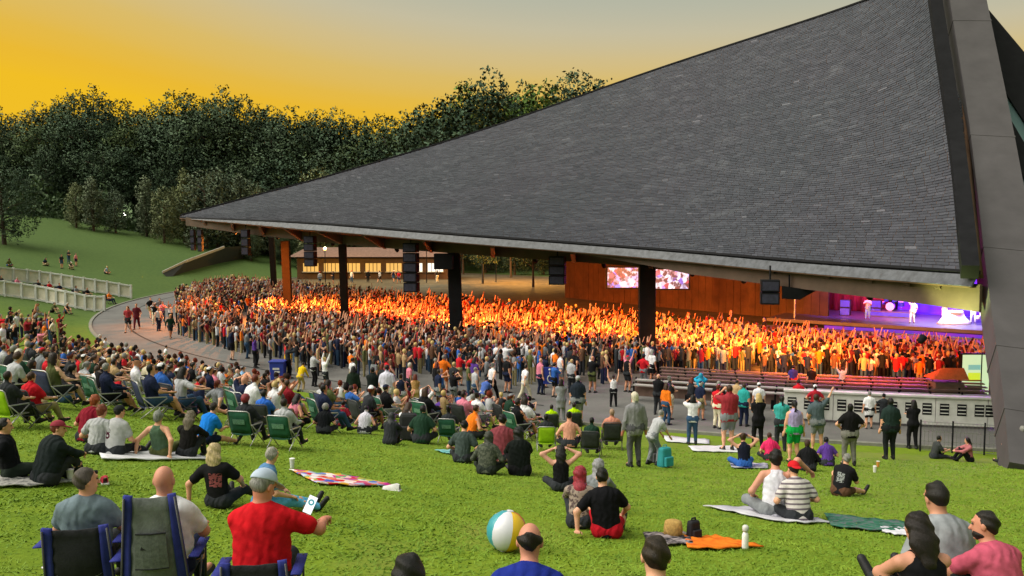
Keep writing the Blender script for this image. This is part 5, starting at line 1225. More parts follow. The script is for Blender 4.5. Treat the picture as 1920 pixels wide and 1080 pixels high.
mb = MB(); mb.bar(sp(-10.8, 1, 3.6), sp(-7.6, 1, 3.6), .08); o = mb.build('crossbar', M_ALU, t); o.location = -Vector(t.location)
g_ = NB('violet_lens', .3); g_.emit((.45, .12, 1.), 2.5); mb = MB(); mb.lathe([(.1, -.3), (.3, -.12), (.3, .12), (.1, .3)], sp(-9.6, 1, 5.35), 10); o = mb.build('lens', g_.m, t); o.location = -Vector(t.location)
tag(t, 'tall pole with glowing violet lamp at the left of the stage', 'lamp')
# video screens hung under the roof
def video(px0, px1, y0, y1, Yd, seed, lab):
    b = NB('video_picture_%d' % seed, .3); co = b.coord('Object', (1, 1, 1)); mp = b.n('ShaderNodeMapping'); mp.inputs['Location'].default_value = (seed * 7.3, 0, seed * 3.1); b.l(co, mp.inputs[0])
    v = b.n('ShaderNodeTexVoronoi'); v.inputs['Scale'].default_value = 2.4; b.l(mp.outputs[0], v.inputs['Vector'])
    sp_ = b.n('ShaderNodeSeparateColor'); b.l(v.outputs['Color'], sp_.inputs[0]); n_ = b.noise(mp.outputs[0], 2.2, 3)
    b.color((.02,) * 3); c1 = b.ramp(sp_.outputs[0], [(.0, (.10, .06, .05)), (.25, (.55, .05, .10)), (.45, (.75, .70, .80)), (.62, (.10, .08, .85)), (.8, (.80, .45, .55)), (1, (.95, .92, 1.))])
    b.emit(b.mix(b.ramp(n_, [(.42, (1, 1, 1)), (.55, (0, 0, 0))]), c1, (.06, .03, .05)), .5)
    c0, c1_ = at(px0, y0, Yd), at(px1, y1, Yd); t = empty('video_screen', (c0 + c1_) / 2); tag(t, lab, 'screen', 'video screens over the crowd'); w, h_ = c1_.x - c0.x, c0.z - c1_.z
    mb = MB(); mb.box((0, 0, 0), (w, .1, h_)); mb.build('display', b.m, t)
    for x, z, a, c_ in ((0, h_ / 2 + .06, w + .24, .12), (0, -h_ / 2 - .06, w + .24, .12), (-w / 2 - .06, 0, .12, h_), (w / 2 + .06, 0, .12, h_)): mb = MB(); mb.box((x, 0, z), (a, .22, c_)); mb.build('frame', M_BLACK, t)
    for x in (-w * .4, w * .4): mb = MB(); mb.tube([(x, 0, h_ / 2), (x, .3, h_ / 2 + 2.5)], .03, 5); mb.build('hanger', M_BLACK, t)
video(1139, 1197, 502, 539, 70, 1, 'lit video screen hanging left of the thick black column')
video(1229, 1291, 505, 541, 70, 2, 'lit video screen hanging right of the thick black column')
# hanging loudspeakers
def speaker(px, y0, y1, w, Yd, lab):
    c0, c1_ = at(px, y0, Yd), at(px, y1, Yd); H_ = c0.z - c1_.z; W_ = w / F * Yd; n = max(2, int(H_ / .55)); t = empty('line_array_speaker', c1_); t.rotation_euler = (0, 0, -.2); tag(t, lab, 'loudspeaker', 'loudspeakers hung from the roof')
    for k in range(n):
        mb = MB(); mb.box((0, .04 * (n - k) * .5, H_ * (k + .5) / n), (W_, W_ * .8, H_ / n * .94)); c_ = mb.build('cabinet', M_BLACK, t, bevel=.02)
        mb = MB(); mb.box((0, .04 * (n - k) * .5 - W_ * .41, H_ * (k + .5) / n), (W_ * .86, .015, H_ / n * .7)); mb.build('grille', M_AMP, c_)
    mb = MB(); mb.tube([(0, 0, H_), (0, .1, H_ + .6)], .04, 5); mb.build('rigging', M_BLACK, t)
for a in ((362, 430, 470, 8, 74, 'slim black speaker hanging at the left roof tip'), (376, 430, 472, 9, 73.5, 'slim black speaker just right of the left tip one'), (461, 430, 479, 14, 69.5, 'black speaker hanging left of the brown columns'), (582, 442, 500, 20, 65.5, 'black speaker hanging between brown columns'), (771, 455, 548, 26, 58.5, 'long black speaker stack left of the middle column'), (1045, 480, 534, 30, 52.5, 'black speaker hanging right of the middle column'), (1443, 524, 571, 34, 38.6, 'large black speaker hanging before the timber wall')): speaker(*a)
t = empty('stage_monitor', at(1494, 562, 38)); mb = MB(); mb.add([at(1466, 536, 38), at(1530, 545, 38), at(1500, 562, 38), at(1466, 560, 38), at(1466, 536, 38.8), at(1530, 545, 38.8), at(1500, 562, 38.8), at(1466, 560, 38.8)], [(0, 1, 2, 3), (7, 6, 5, 4), (0, 4, 5, 1), (1, 5, 6, 2), (2, 6, 7, 3), (3, 7, 4, 0)]); o = mb.build('cabinet', M_BLACK, t); o.location = -Vector(t.location)
mb = MB(); mb.tube([at(1480, 540, 38.4), at(1480, 515, 38.4)], .04, 5); o = mb.build('rigging', M_BLACK, t); o.location = -Vector(t.location); tag(t, 'black wedge speaker beside the large hanging one', 'loudspeaker')
t = empty('hanging_speaker', at(836, 505, 57)); mb = MB(); mb.box(at(832, 490, 56.6), (1.2, .8, 1.0)); o = mb.build('cabinet', M_BLACK, t, bevel=.03); o.location = -Vector(t.location); mb = MB(); mb.bar(at(845, 478, 57), at(858, 478, 57.5), .15); o = mb.build('bracket', M_BLACK, t); o.location = -Vector(t.location); tag(t, 'square black speaker on the middle column', 'loudspeaker')

# ================================================================ BARRIERS, BENCHES, SMALL THINGS BY THE PAVILION
M_WPAINT = mat('white_paint', (.58, .58, .56), .6, .12, 3, .1)
bw = empty('white_barrier', (10, 36, 0)); tag(bw, 'low white barrier wall with black louvred openings in front of the seating', 'barrier')
rb = RR - 3.2
def on_ring(r, px, z=0.):
    best = None
    for a in np.linspace(R(225), R(285), 1200):
        x, y = CX + r * math.cos(a), CY + r * math.sin(a); e = abs(project((x, y, z))[0] - px)
        if best is None or e < best[0]: best = (e, a)
    return best[1]
aL, aR = on_ring(rb, 1470), on_ring(rb, 1872); step_ = 1.9 / rb; a = aL; i = 0
while a < aR:
    a2 = min(a + step_, aR); p = Vector((CX + rb * math.cos(a), CY + rb * math.sin(a), hz(0, 0) * 0)); q = Vector((CX + rb * math.cos(a2), CY + rb * math.sin(a2), 0)); d_ = (q - p); L_ = d_.length
    if L_ < .3: break
    d_.normalize(); nn = Vector((d_.y, -d_.x, 0)); 
    if nn.y > 0: nn = -nn
    M3 = Matrix((d_, -nn, Vector((0, 0, 1)))).transposed(); c0 = (p + q) / 2
    mb = MB(); mb.box(c0 + Vector((0, 0, .68)), (L_ - .02, .16, 1.10), M3); o = mb.build('panel', M_WPAINT, bw, bevel=.01); o.location = -Vector(bw.location)
    mb = MB(); mb.box(c0 + Vector((0, 0, 1.26)), (L_ + .02, .34, .07), M3); o2 = mb.build('cap', M_WPAINT, bw); o2.location = -Vector(bw.location)
    for k in range(3):
        cc_ = c0 + d_ * ((k - 1) * L_ / 3) + nn * .082
        mb = MB(); mb.box(cc_ + Vector((0, 0, .76)), (.34, .02, .46), M3); lo_ = mb.build('louvre', M_BLACK, o)
        for m_ in range(3): mb = MB(); mb.box(cc_ + nn * .012 + Vector((0, 0, .62 + .14 * m_)), (.30, .02, .035), M3); mb.build('slat', M_WPAINT, lo_)
    a = a2; i += 1
M_BENCH = mat('bench_wood', (.16, .10, .08), .7, .25, 3); M_CONC = mat('pale_concrete', (.34, .33, .31), .9, .15, 2)
for k, (r, px0, px1) in enumerate(((RR - 5.2, 1190, 1860), (RR - 6.5, 1195, 1858), (RR - 7.8, 1225, 1850), (RR - 9.1, 1240, 1845), (RR - 10.4, 1240, 1840), (RR - 11.7, 1240, 1835))):
    a0, a1 = on_ring(r, px0), on_ring(r, px1); t = empty('bench_row', (CX + r * math.cos((a0 + a1) / 2), CY + r * math.sin((a0 + a1) / 2), 0)); tag(t, f"long curved wooden bench, {['nearest to', 'second behind', 'third behind', 'fourth behind', 'fifth behind', 'sixth behind'][k]} the white barrier", 'bench', 'curved bench rows'); n = 12
    an = np.linspace(a0, a1, n + 1)
    for i in range(n):
        P = [Vector((CX + r * math.cos(q), CY + r * math.sin(q), 0)) for q in (an[i], an[i + 1])]; zz = hz(P[0].x, P[0].y)
        mb = MB(); mb.bar(P[0] + Vector((0, 0, zz + .45)), P[1] + Vector((0, 0, zz + .45)), .06, .42); o = mb.build('seat_plank', M_BENCH, t); o.location = -Vector(t.location)
        mb = MB(); up_ = Vector((P[0].x - CX, P[0].y - CY, 0)).normalized() * .22; mb.bar(P[0] + up_ + Vector((0, 0, zz + .78)), P[1] + up_ + Vector((0, 0, zz + .78)), .30, .05); o = mb.build('back_plank', M_BENCH if k > 1 else M_CONC, t); o.location = -Vector(t.location)
        mb = MB(); mb.bar(P[0] + Vector((0, 0, zz)), P[0] + Vector((0, 0, zz + .43)), .08, .34); mb.bar(P[0] + up_ + Vector((0, 0, zz)), P[0] + up_ + Vector((0, 0, zz + .9)), .06, .06); o = mb.build('leg', M_BLACK, t); o.location = -Vector(t.location)
# lit advertising kiosk by the pylon
b = NB('lit_poster', .4); co = b.coord(); sep = b.n('ShaderNodeSeparateXYZ'); b.l(co, sep.inputs[0]); x_, z_ = sep.outputs[0], sep.outputs[2]
def boxm(x0, x1, z0, z1): return b.math('MULTIPLY', b.math('MULTIPLY', b.math('GREATER_THAN', x_, x0), b.math('LESS_THAN', x_, x1)), b.math('MULTIPLY', b.math('GREATER_THAN', z_, z0), b.math('LESS_THAN', z_, z1)))
c = b.mix(boxm(-.30, .28, 1.28, 1.52), (.55, .80, .45), (.10, .45, .38)); c = b.mix(boxm(-.30, .28, .72, 1.14), c, (.55, .78, .01)); b.color((.2,) * 3); b.emit(c, .28)
kp = at(1822, 745, 42); kp.z = hz(kp.x, kp.y) + .0
t = empty('lit_kiosk', kp); tag(t, 'glowing pale green and yellow advertising kiosk beside the pylon', 'kiosk')
mb = MB(); mb.box((-.14, -.155, 1.05), (.88, .012, 1.9)); mb.build('poster', b.m, t); mb = MB(); mb.box((.54, -.15, 1.05), (.34, .012, 1.9)); mb.build('side_poster', b.m, t)
mb = MB(); mb.box((0.04, 0, 1.03), (1.38, .28, 2.06)); mb.build('housing', M_BLACK, t, bevel=.03)
# concrete ledge cabin with orange top left of the kiosk
t = empty('counter_stand', onz(1772, 752, 0)); q_ = t.location; t.location.z = hz(q_.x, q_.y); tag(t, 'small vendor counter with orange roof left of the glowing kiosk', 'stand'); mb = MB(); mb.box((0, 0, .5), (1.3, .8, 1.0)); mb.build('counter', M_BENCH, t, bevel=.02)
mb = MB(); mb.add([(-.8, -.5, 1.15), (.8, -.5, 1.15), (.8, .5, 1.15), (-.8, .5, 1.15), (-.2, 0, 1.6), (.8, 0, 1.6)], [(0, 1, 5, 4), (2, 3, 4, 5), (3, 0, 4), (1, 2, 5), (3, 2, 1, 0)]); mb.build('roof', mat('orange_canvas', (.55, .14, .04), .8), t)
for sx in (-1, 1): mb = MB(); mb.tube([(sx * .6, 0, .9), (sx * .6, 0, 1.2)], .03, 5); mb.build('post', M_BLACK, t)
# green-white work lamp lighting the girder end
ge = gird[-6]; t = flood(vp(NE - 6, 0) + outw[-6] * 1.6 + Vector((0, 0, -.9)), vp(NE - 6, 1), 320, (.78, 1., .30), 'pale green work lamp below the right end of the girder', 90, .1); t['group'] = 'work lamps'
# mesh fence at the foot of the pylon
fn = empty('mesh_fence', onz(1760, 848, 0)); tag(fn, 'thin grey mesh fence between lawn and promenade by the pylon', 'fence')
Pf = [onz(px, 842 + (px - 1640) * .06, 0) for px in (1725, 1785, 1845, 1880)]
for p_, q_ in zip(Pf, Pf[1:]):
    d_ = (q_ - p_).normalized(); n = int((q_ - p_).length / .12)
    mb = MB()
    for z in (.08, .4, .75, 1.08): mb.tube([p_ + Vector((0, 0, z)), q_ + Vector((0, 0, z))], .012, 4)
    for i in range(1, n): w_ = p_.lerp(q_, i / n); mb.tube([w_ + Vector((0, 0, .08)), w_ + Vector((0, 0, 1.08))], .006, 4)
    o = mb.build('mesh_panel', mat('galvanised', (.25, .25, .25), .5, .1, 3, 0, .4, .5), fn); o.location = -Vector(fn.location)
for p_ in Pf: mb = MB(); mb.tube([p_, p_ + Vector((0, 0, 1.15))], .03, 6); o = mb.build('post', M_BLACK, fn); o.location = -Vector(fn.location)
# blue recycling bin
t = empty('recycling_bin', onz(522, 712, 0)); tag(t, 'blue square recycling bin with white mark on the promenade', 'bin'); M_BIN = mat('blue_plastic', (.02, .04, .30), .5, .1, 3, .05, .4)
mb = MB(); mb.box((0, 0, .48), (.66, .6, .9), None, 1.14); mb.build('body', M_BIN, t, bevel=.03); mb = MB(); mb.box((0, 0, .97), (.84, .76, .07)); mb.build('lid', M_BIN, t, bevel=.02)
for x, z, w, h_ in ((-.02, .62, .34, .10), (.03, .46, .26, .10), (0, .30, .30, .05)): mb = MB(); mb.box((x, -.352 + (.62 - z) * .07, z), (w, .012, h_)); mb.build('printed_mark', M_WPAINT, t)
# blue accessible-place sign with wheelchair symbol
t = empty('accessible_sign', onz(1033, 742, 0)); tag(t, 'blue sign with white wheelchair symbol on the promenade', 'sign')
mb = MB(); mb.box((0, 0, .95), (.72, .04, .8)); mb.build('board', M_BIN, t, bevel=.02)
for sx in (-1, 1): mb = MB(); mb.tube([(sx * .3, .03, 0), (sx * .3, .03, .95)], .02, 5); mb.build('post', M_BLACK, t)
mb = MB(); mb.tube([Vector((.02 + .18 * math.cos(q), -.03, .80 + .18 * math.sin(q))) for q in np.linspace(R(120), R(400), 16)], .03, 5); mb.tube([(-.06, -.03, 1.14), (-.04, -.03, .92), (.14, -.03, .90), (.24, -.03, .70)], .032, 5); mb.lathe([(.03, -.05), (.06, 0), (.03, .05)], (-.06, -.03, 1.24), 8); mb.build('wheelchair_symbol', M_WPAINT, t)

# ---- white terraces of fence panels on the left bank
def white_fence(pts, n, lab):
    P = [ground(*p) for p in pts]; C_ = catmull(P, n + 1) if len(P) > 2 else [P[0].lerp(P[1], i / n) for i in range(n + 1)]
    for q in C_: q.z = hz(q.x, q.y)
    t = empty('white_fence', C_[0]); tag(t, lab, 'fence'); M_CRM = mat('cream_panel', (.70, .64, .54), .7, .15, 2)
    for i in range(n):
        p, q = C_[i], C_[i + 1]; d_ = q - p; dn = d_.normalized(); g_ = dn * .04; out_ = Vector((dn.y, -dn.x, 0)).normalized()
        if out_.y > 0: out_ = -out_
        mb = MB(); mb.add([p + g_ + Vector((0, 0, .22)), q - g_ + Vector((0, 0, .22)), q - g_ + Vector((0, 0, 1.3)), p + g_ + Vector((0, 0, 1.3))] + [w_ - out_ * .05 for w_ in (p + g_ + Vector((0, 0, .22)), q - g_ + Vector((0, 0, .22)), q - g_ + Vector((0, 0, 1.3)), p + g_ + Vector((0, 0, 1.3)))], [(0, 1, 2, 3), (7, 6, 5, 4), (0, 4, 5, 1), (1, 5, 6, 2), (2, 6, 7, 3), (3, 7, 4, 0)])
        o = mb.build('panel', M_CRM, t); o.location = -Vector(t.location)
        for z in (.14, 1.36): mb = MB(); mb.bar(p + Vector((0, 0, z)) + out_ * .03, q + Vector((0, 0, z)) + out_ * .03, .22, .14); o = mb.build('rail', M_WPAINT, t); o.location = -Vector(t.location)
    for q in C_: mb = MB(); mb.box(q + Vector((0, 0, .74)) + out_ * .04, (.2, .2, 1.5)); o = mb.build('post', M_WPAINT, t); o.location = -Vector(t.location)
    return C_
c1 = white_fence(((-60, 522), (60, 532), (150, 545), (246, 560)), 13, 'upper row of white fence panels on the left bank')
c2 = white_fence(((-60, 548), (60, 563), (130, 576), (196, 584)), 11, 'lower row of white fence panels on the left bank')
for i in range(9):
    u = i / 8; p = c1[min(int(u * 11) + 1, 12)].lerp(c2[min(int(u * 9) + 1, 10)], .45); p.z = hz(p.x, p.y); s_ = any_look(); s_['shirt'] = ['white', 'black', 'pink', 'charcoal', 'red', 'navy', 'grey', 'black', 'orange'][i]
    mid(0, 0, 0, 'chair', math.degrees(stage_face(p)), chair='charcoal', zone='between the white fences', p=p, sc=1., **s_)
# ---- dark retaining wall on the far bank
rw = empty('retaining_wall', ground(400, 492)); tag(rw, 'dark sloping retaining wall with pale coping cut into the far bank', 'wall')
wl_ = [((318, 520), 304, 512), ((345, 511), 350, 490), ((380, 501), 385, 477), ((415, 493), 420, 464), ((460, 484), 466, 460), ((512, 475), 512, 458)]
th_ = Vector((0, 1.2, 0)); lo_p = [ground(*g0) for g0, _, _ in wl_]; hi_p = [at(px, py, q.y) for q, (_, px, py) in zip(lo_p, wl_)]; n6 = len(wl_); vv_ = [q - Vector((0, 0, .3)) for q in lo_p] + hi_p[::-1]; At_, Bt_ = hi_p[0], hi_p[3]
mb = MB(); mb.add(vv_ + [q + th_ for q in vv_], [(i, i + 1, 10 - i, 11 - i) for i in range(5)] + [(12 + 11 - i, 12 + 10 - i, 13 + i, 12 + i) for i in range(5)] + [(i, i + 12, (i + 1) % 12 + 12, (i + 1) % 12) for i in range(12)]); o = mb.build('face', mat('dark_concrete', (.030, .034, .034), .9), rw); o.location = -Vector(rw.location)
mb = MB()
for q0, q1 in zip(hi_p[:4], hi_p[1:4]): mb.bar(q0 + Vector((0, .1, .06)), q1 + Vector((0, .1, .06)), .14, .35)
o = mb.build('coping', M_CONC, rw); o.location = -Vector(rw.location)

# ================================================================ TREES
def leaf_mat(name, dark, mid_, light):
    b = NB(name, .75, .2); co = b.coord(); oi = b.n('ShaderNodeObjectInfo'); f = b.noise(co, .55, 4, .7); g = b.noise(co, 5, 2)
    c = b.ramp(f, [(.3, dark), (.5, mid_), (.72, light)]); c = b.mix(1., c, b.ramp(g, [(.3, (.7,) * 3), (.7, (1.2,) * 3)]), 'MULTIPLY')
    c = b.mix(1., c, b.ramp(oi.outputs['Random'], [(0, (.75, .85, .9)), (.5, (1, 1, 1)), (1, (1.25, 1.15, .8))]), 'MULTIPLY'); b.color(c); return b.m
M_LEAF = leaf_mat('leaves', (.050, .085, .050), (.074, .118, .066), (.100, .152, .078))
M_LEAFG = leaf_mat('fresh_leaves', (.055, .100, .024), (.090, .160, .030), (.140, .225, .036))
M_LEAFP = leaf_mat('pale_leaves', (.120, .155, .100), (.180, .225, .140), (.250, .300, .180))
M_BARK = mat('bark', (.05, .038, .028), .95, .35, 3, .5)
def tree_meshes(seed, n_leaf, w, h0, lobes, leaf, open_=.0):
    """unit tree, 1 m high: trunk with limbs, crown of leaf faces gathered in lobes"""
    g = np.random.default_rng(seed); mb = MB(); top = Vector((g.uniform(-.02, .02), g.uniform(-.02, .02), .72))
    mb.tube([(0, 0, -.06), (0, 0, .02), Vector((0, 0, .02)).lerp(top, .35), Vector((0, 0, .02)).lerp(top, .7), top], [.030, .024, .019, .013, .006], 7); L = []
    for i in range(lobes):
        u = (i + .5) / lobes; a = i * 2.4 + g.uniform(-.5, .5); z = h0 + (1 - h0) * (.10 + .80 * u) ; prof_ = math.sin(math.pi * min(.15 + .80 * u, 1)) ** .7
        rr = w * .62 * prof_ * g.uniform(.5, 1.05) * (0 if i == lobes - 1 else 1); c = np.array([math.cos(a) * rr, math.sin(a) * rr, z]); R_ = np.array([w * .42, w * .42, (1 - h0) * .20]) * g.uniform(.72, 1.15) * (.65 + .35 * prof_)
        L.append((c, R_))
        if i % 2 == 0: st = Vector((0, 0, .02)).lerp(top, min(.95, max(.25, (z - .12) / .72))); mb.tube([st, st.lerp(Vector(c), .5) + Vector((0, 0, .015)), Vector(c)], [.011, .007, .003], 5)
    wts = np.array([r[0] * r[1] * r[2] for _, r in L]) ** .7; wts /= wts.sum(); k = g.choice(len(L), n_leaf, p=wts)
    C = np.array([l[0] for l in L])[k]; RR_ = np.array([l[1] for l in L])[k]; d = g.normal(size=(n_leaf, 3)); d /= np.linalg.norm(d, axis=1)[:, None]; rad = g.random(n_leaf) ** .38
    # twigs: leaves gather in small sprays
    spray = g.normal(size=(n_leaf // 9 + 1, 3)) ; spray /= np.linalg.norm(spray, axis=1)[:, None]; sid = np.arange(n_leaf) // 9
    k2 = k[sid * 9 % n_leaf]; C = np.array([l[0] for l in L])[k2]; RR_ = np.array([l[1] for l in L])[k2]; radS = g.random(len(spray)) ** .36
    P = C + RR_ * (spray[sid] * radS[sid][:, None]) + g.normal(size=(n_leaf, 3)) * leaf * 1.15
    t1 = g.normal(size=(n_leaf, 3)); t1 /= np.linalg.norm(t1, axis=1)[:, None]; t2 = np.cross(t1, g.normal(size=(n_leaf, 3))); t2 /= np.linalg.norm(t2, axis=1)[:, None]
    s = leaf * g.uniform(.6, 1.25, n_leaf)[:, None]; V_ = np.stack([P - t1 * s, P - t2 * s * .55, P + t1 * s, P + t2 * s * .55], 1).reshape(-1, 3)
    N_ = (P - C) / RR_ ** 1.0; N_ = N_ / np.linalg.norm(N_, axis=1)[:, None] * .75 + g.normal(size=(n_leaf, 3)) * .22 + np.array([0, 0, .25]); N_ /= np.linalg.norm(N_, axis=1)[:, None]
    return pydata('trunk', mb.v, mb.f, M_BARK, True), (V_, np.arange(n_leaf * 4).reshape(-1, 4), np.repeat(N_, 4, 0))
TV = {}
for k, (seed, n, w, h0, lobes, leaf, m) in dict(a=(1, 11000, .40, .03, 15, .0105, M_LEAF), b=(2, 11000, .34, .03, 14, .0105, M_LEAF), c=(3, 11000, .46, .04, 17, .0105, M_LEAF), d=(4, 6500, .40, .12, 18, .0105, M_LEAF), e=(5, 10000, .38, .05, 14, .0105, M_LEAFG), p=(6, 6000, .34, .02, 12, .013, M_LEAFP), q=(8, 6000, .28, .02, 11, .013, M_LEAFP), s=(9, 4200, .52, .36, 16, .016, M_LEAF)).items():
    tr_, (V_, F_, N_) = tree_meshes(seed, n, w, h0, lobes, leaf); cm = npmesh('crown', V_, F_, m, True); cm.normals_split_custom_set_from_vertices(N_.tolist()); TV[k] = (tr_, cm)
def tree(kind, p, H, label, group, wide=1.):
    t = empty('tree', p, rng.uniform(0, 6.28)); t.scale = (H * wide, H * wide, H); tr_, cr = TV[kind]; link('trunk', tr_, t); link('crown', cr, t); tag(t, label, 'tree', group); return t
PROF = [(-60, 190), (0, 195), (30, 212), (60, 200), (90, 185), (130, 178), (180, 163), (225, 182), (262, 214), (290, 190), (330, 172), (380, 176), (420, 170), (465, 190), (520, 203), (560, 203), (610, 206), (660, 208), (715, 218), (760, 204), (800, 196), (840, 172), (880, 152), (920, 136), (955, 168), (1000, 154), (1040, 146), (1078, 124), (1110, 148), (1150, 176), (1200, 190)]
def prof(px): return float(np.interp(px, [p[0] for p in PROF], [p[1] for p in PROF]))
def tree_at(px, ytop, Y, kind, label, group, wide=1.):
    d = ray(px, ytop); x = d[0] / d[1] * Y; z = hz(x, Y); zt = CZ + d[2] / d[1] * Y; return tree(kind, (x, Y, z - .1), max(zt - z, 3), label, group, wide)
GT = 'trees of the far wood'
for i, px in enumerate(np.arange(-75, 1170, 31)):
    Y_ = 182 + 14 * math.sin(i * 2.1) + (0 if px < 800 else -15); k = 'abcd'[int(rng.integers(4))] if px < 780 else str(rng.choice(['e', 'd', 'a']))
    tree_at(px, prof(px) + rng.uniform(-3, 3) + (0 if i % 3 else 12), Y_, k, 'tall dark tree on the skyline of the far wood' if px < 780 else 'tall green tree on the skyline above the roof slope', GT, rng.uniform(.9, 1.15))
for i, px in enumerate(np.arange(-70, 800, 34)):
    tree_at(px + rng.uniform(-8, 8), prof(px) + rng.uniform(26, 50), 168 + rng.uniform(-5, 6), str(rng.choice(['a', 'b', 'c', 'e'], p=[.32, .32, .28, .08])), 'broad dark tree standing inside the far wood', GT, rng.uniform(1., 1.3))
for i, px in enumerate(np.arange(-80, 700, 44)):
    tree_at(px + rng.uniform(-10, 10), 292 + rng.uniform(-20, 22), 158 + rng.uniform(-3, 4), str(rng.choice(['a', 'b', 'c'])), 'lower dark tree at the front of the far wood', GT, rng.uniform(1.2, 1.5))
for px, yt, k in ((140, 338, 'p'), (172, 328, 'q'), (214, 350, 'p'), (272, 326, 'q'), (305, 344, 'p'), (343, 312, 'q'), (383, 312, 'p'), (405, 306, 'p'), (448, 322, 'q'), (478, 338, 'p'), (505, 352, 'q'), (598, 308, 'p')):
    tree_at(px, yt, 146 + rng.uniform(-3, 3), k, 'small pale grey-green tree in front of the far wood', 'small pale trees', rng.uniform(.9, 1.15))
tree_at(2, 305, 118, 'c', 'dark bushy tree at the left edge of the far lawn', None, 1.2)
for px, yt, Y_ in ((905, 430, 118), (1000, 425, 112), (1060, 430, 122), (958, 400, 132), (868, 410, 140), (1105, 415, 128)):
    tree_at(px, yt, Y_, 's', 'spreading tree behind the pavilion seen under the roof', 'trees behind the pavilion', .9)
for px, yt, Y_ in ((560, 392, 176), (640, 385, 178), (720, 380, 176), (800, 380, 175), (880, 375, 178), (960, 380, 176), (1040, 380, 175), (1120, 385, 172), (480, 400, 175)):
    tree_at(px, yt, Y_, 'a', 'dark tree far behind the pavilion seen under the roof', 'trees behind the pavilion', 1.5)

for i, px in enumerate(range(470, 1130, 55)):
    tree_at(px, 436 + rng.uniform(-8, 8), 143 + rng.uniform(-4, 4), 'abc'[i % 3], 'low dark tree behind the concession building', 'trees behind the pavilion', 1.3)
nb_ = 26000; bx_ = rng.uniform(-130, 640, nb_); bY = rng.uniform(150, 164, nb_); bx = (bx_ - 960) / F * bY; bz = terrain(bx, bY) + rng.random(nb_) ** 1.3 * (4.5 + 1.8 * np.sin(bx * .6) + 1.2 * np.sin(bx * 1.7 + 1))
P_ = np.stack([bx, bY, bz], 1); t1 = rng.normal(size=(nb_, 3)); t1 /= np.linalg.norm(t1, axis=1)[:, None]; t2 = np.cross(t1, rng.normal(size=(nb_, 3))); t2 /= np.linalg.norm(t2, axis=1)[:, None]; s_ = rng.uniform(.2, .45, nb_)[:, None]
o = link('undergrowth', npmesh('undergrowth', np.stack([P_ - t1 * s_, P_ - t2 * s_ * .6, P_ + t1 * s_, P_ + t2 * s_ * .6], 1).reshape(-1, 3), np.arange(nb_ * 4).reshape(-1, 4), M_LEAF)); tag(o, 'dark undergrowth along the edge of the far wood', 'undergrowth', kind='stuff')
# ---- concession building and lamps behind the pavilion
cb = empty('concession_building', at(700, 530, 128)); cb.location.z = hz(cb.location.x, cb.location.y); tag(cb, 'long low concession building with lit serving windows behind the crowd', 'building')
mb = MB(); mb.box((0, 2, 1.6), (22, 4, 3.2)); mb.build('wall', M_WALL, cb); mb = MB(); mb.add([(-12, -1.2, 3.3), (12, -1.2, 3.3), (12, 5, 3.3), (-12, 5, 3.3), (-10, 2, 4.6), (10, 2, 4.6)], [(0, 1, 5, 4), (2, 3, 4, 5), (3, 0, 4), (1, 2, 5), (3, 2, 1, 0)]); mb.build('roof', M_BENCH, cb)
wl = NB('lit_window', .4); wl.color((.2, .15, .1)); wl.emit((1., .55, .12), .22); ww = NB('white_lit_window', .4); ww.color((.2,) * 3); ww.emit((1., .95, .80), .4)
for i in range(7):
    mb = MB(); mb.box((-9 + i * 3, -.02, 1.75), (2.2, .06, 1.2)); w_ = mb.build('window', wl.m if i < 5 else ww.m, cb)
    for x_ in (-.55, 0, .55): mb = MB(); mb.box((-9 + i * 3 + x_, -.07, 1.75), (.08, .05, 1.2)); mb.build('mullion', M_BLACK, w_)
    mb = MB(); mb.box((-9 + i * 3, -.2, 1.1), (2.4, .5, .08)); mb.build('sill', M_CONC, w_)
def park_lamp(px, py, Y_, col, en, lab, hgt=4.5):
    p = at(px, py, Y_); p.z = hz(p.x, p.y); t = empty('park_lamp', p); tag(t, lab, 'lamp', 'park lamps behind the pavilion')
    mb = MB(); mb.tube([(0, 0, 0), (0, 0, hgt)], [.07, .05], 6); mb.build('pole', M_BLACK, t); k = 'globe_%d' % int(col[2] * 100)
    if k not in MATS: g_ = NB(k, .3); g_.emit(col, 5.)
    mb = MB(); mb.lathe([(.08, 0), (.2, .1), (.22, .25), (.1, .38)], (0, 0, hgt), 10); mb.build('globe', MATS[k], t, True)
    l = bpy.data.lights.new('lamp', 'POINT'); l.energy = en; l.color = col; l.shadow_soft_size = .3; link('lamp', l, t, (0, 0, hgt + .65))
park_lamp(930, 520, 122, (1., .40, .05), 2200, 'orange park lamp under the trees behind the crowd'); park_lamp(1000, 520, 120, (1., .45, .08), 2600, 'orange park lamp right of the other tree lamp'); park_lamp(610, 520, 119, (1., .55, .08), 1100, 'yellow park lamp left of the concession windows'); park_lamp(800, 520, 120, (.95, 1., .75), 350, 'white park lamp beside the concession building')
park_lamp(233, 400, 152, (1., .93, .8), 60, 'tiny lit lamp among the pale trees at the far lawn edge', 2.2)
for px, Y_ in ((600, 117), (625, 118), (690, 121), (712, 120), (738, 121), (748, 119), (772, 122), (660, 120), (820, 121), (845, 120)):
    p = at(px, 525, Y_); p.z = hz(p.x, p.y); mid(0, 0, 0, str(rng.choice(['stand', 'stand_fold', 'walk'])), rng.uniform(0, 360), zone='by the concession building', group='people queuing behind the pavilion', p=p, sc=1., **any_look())

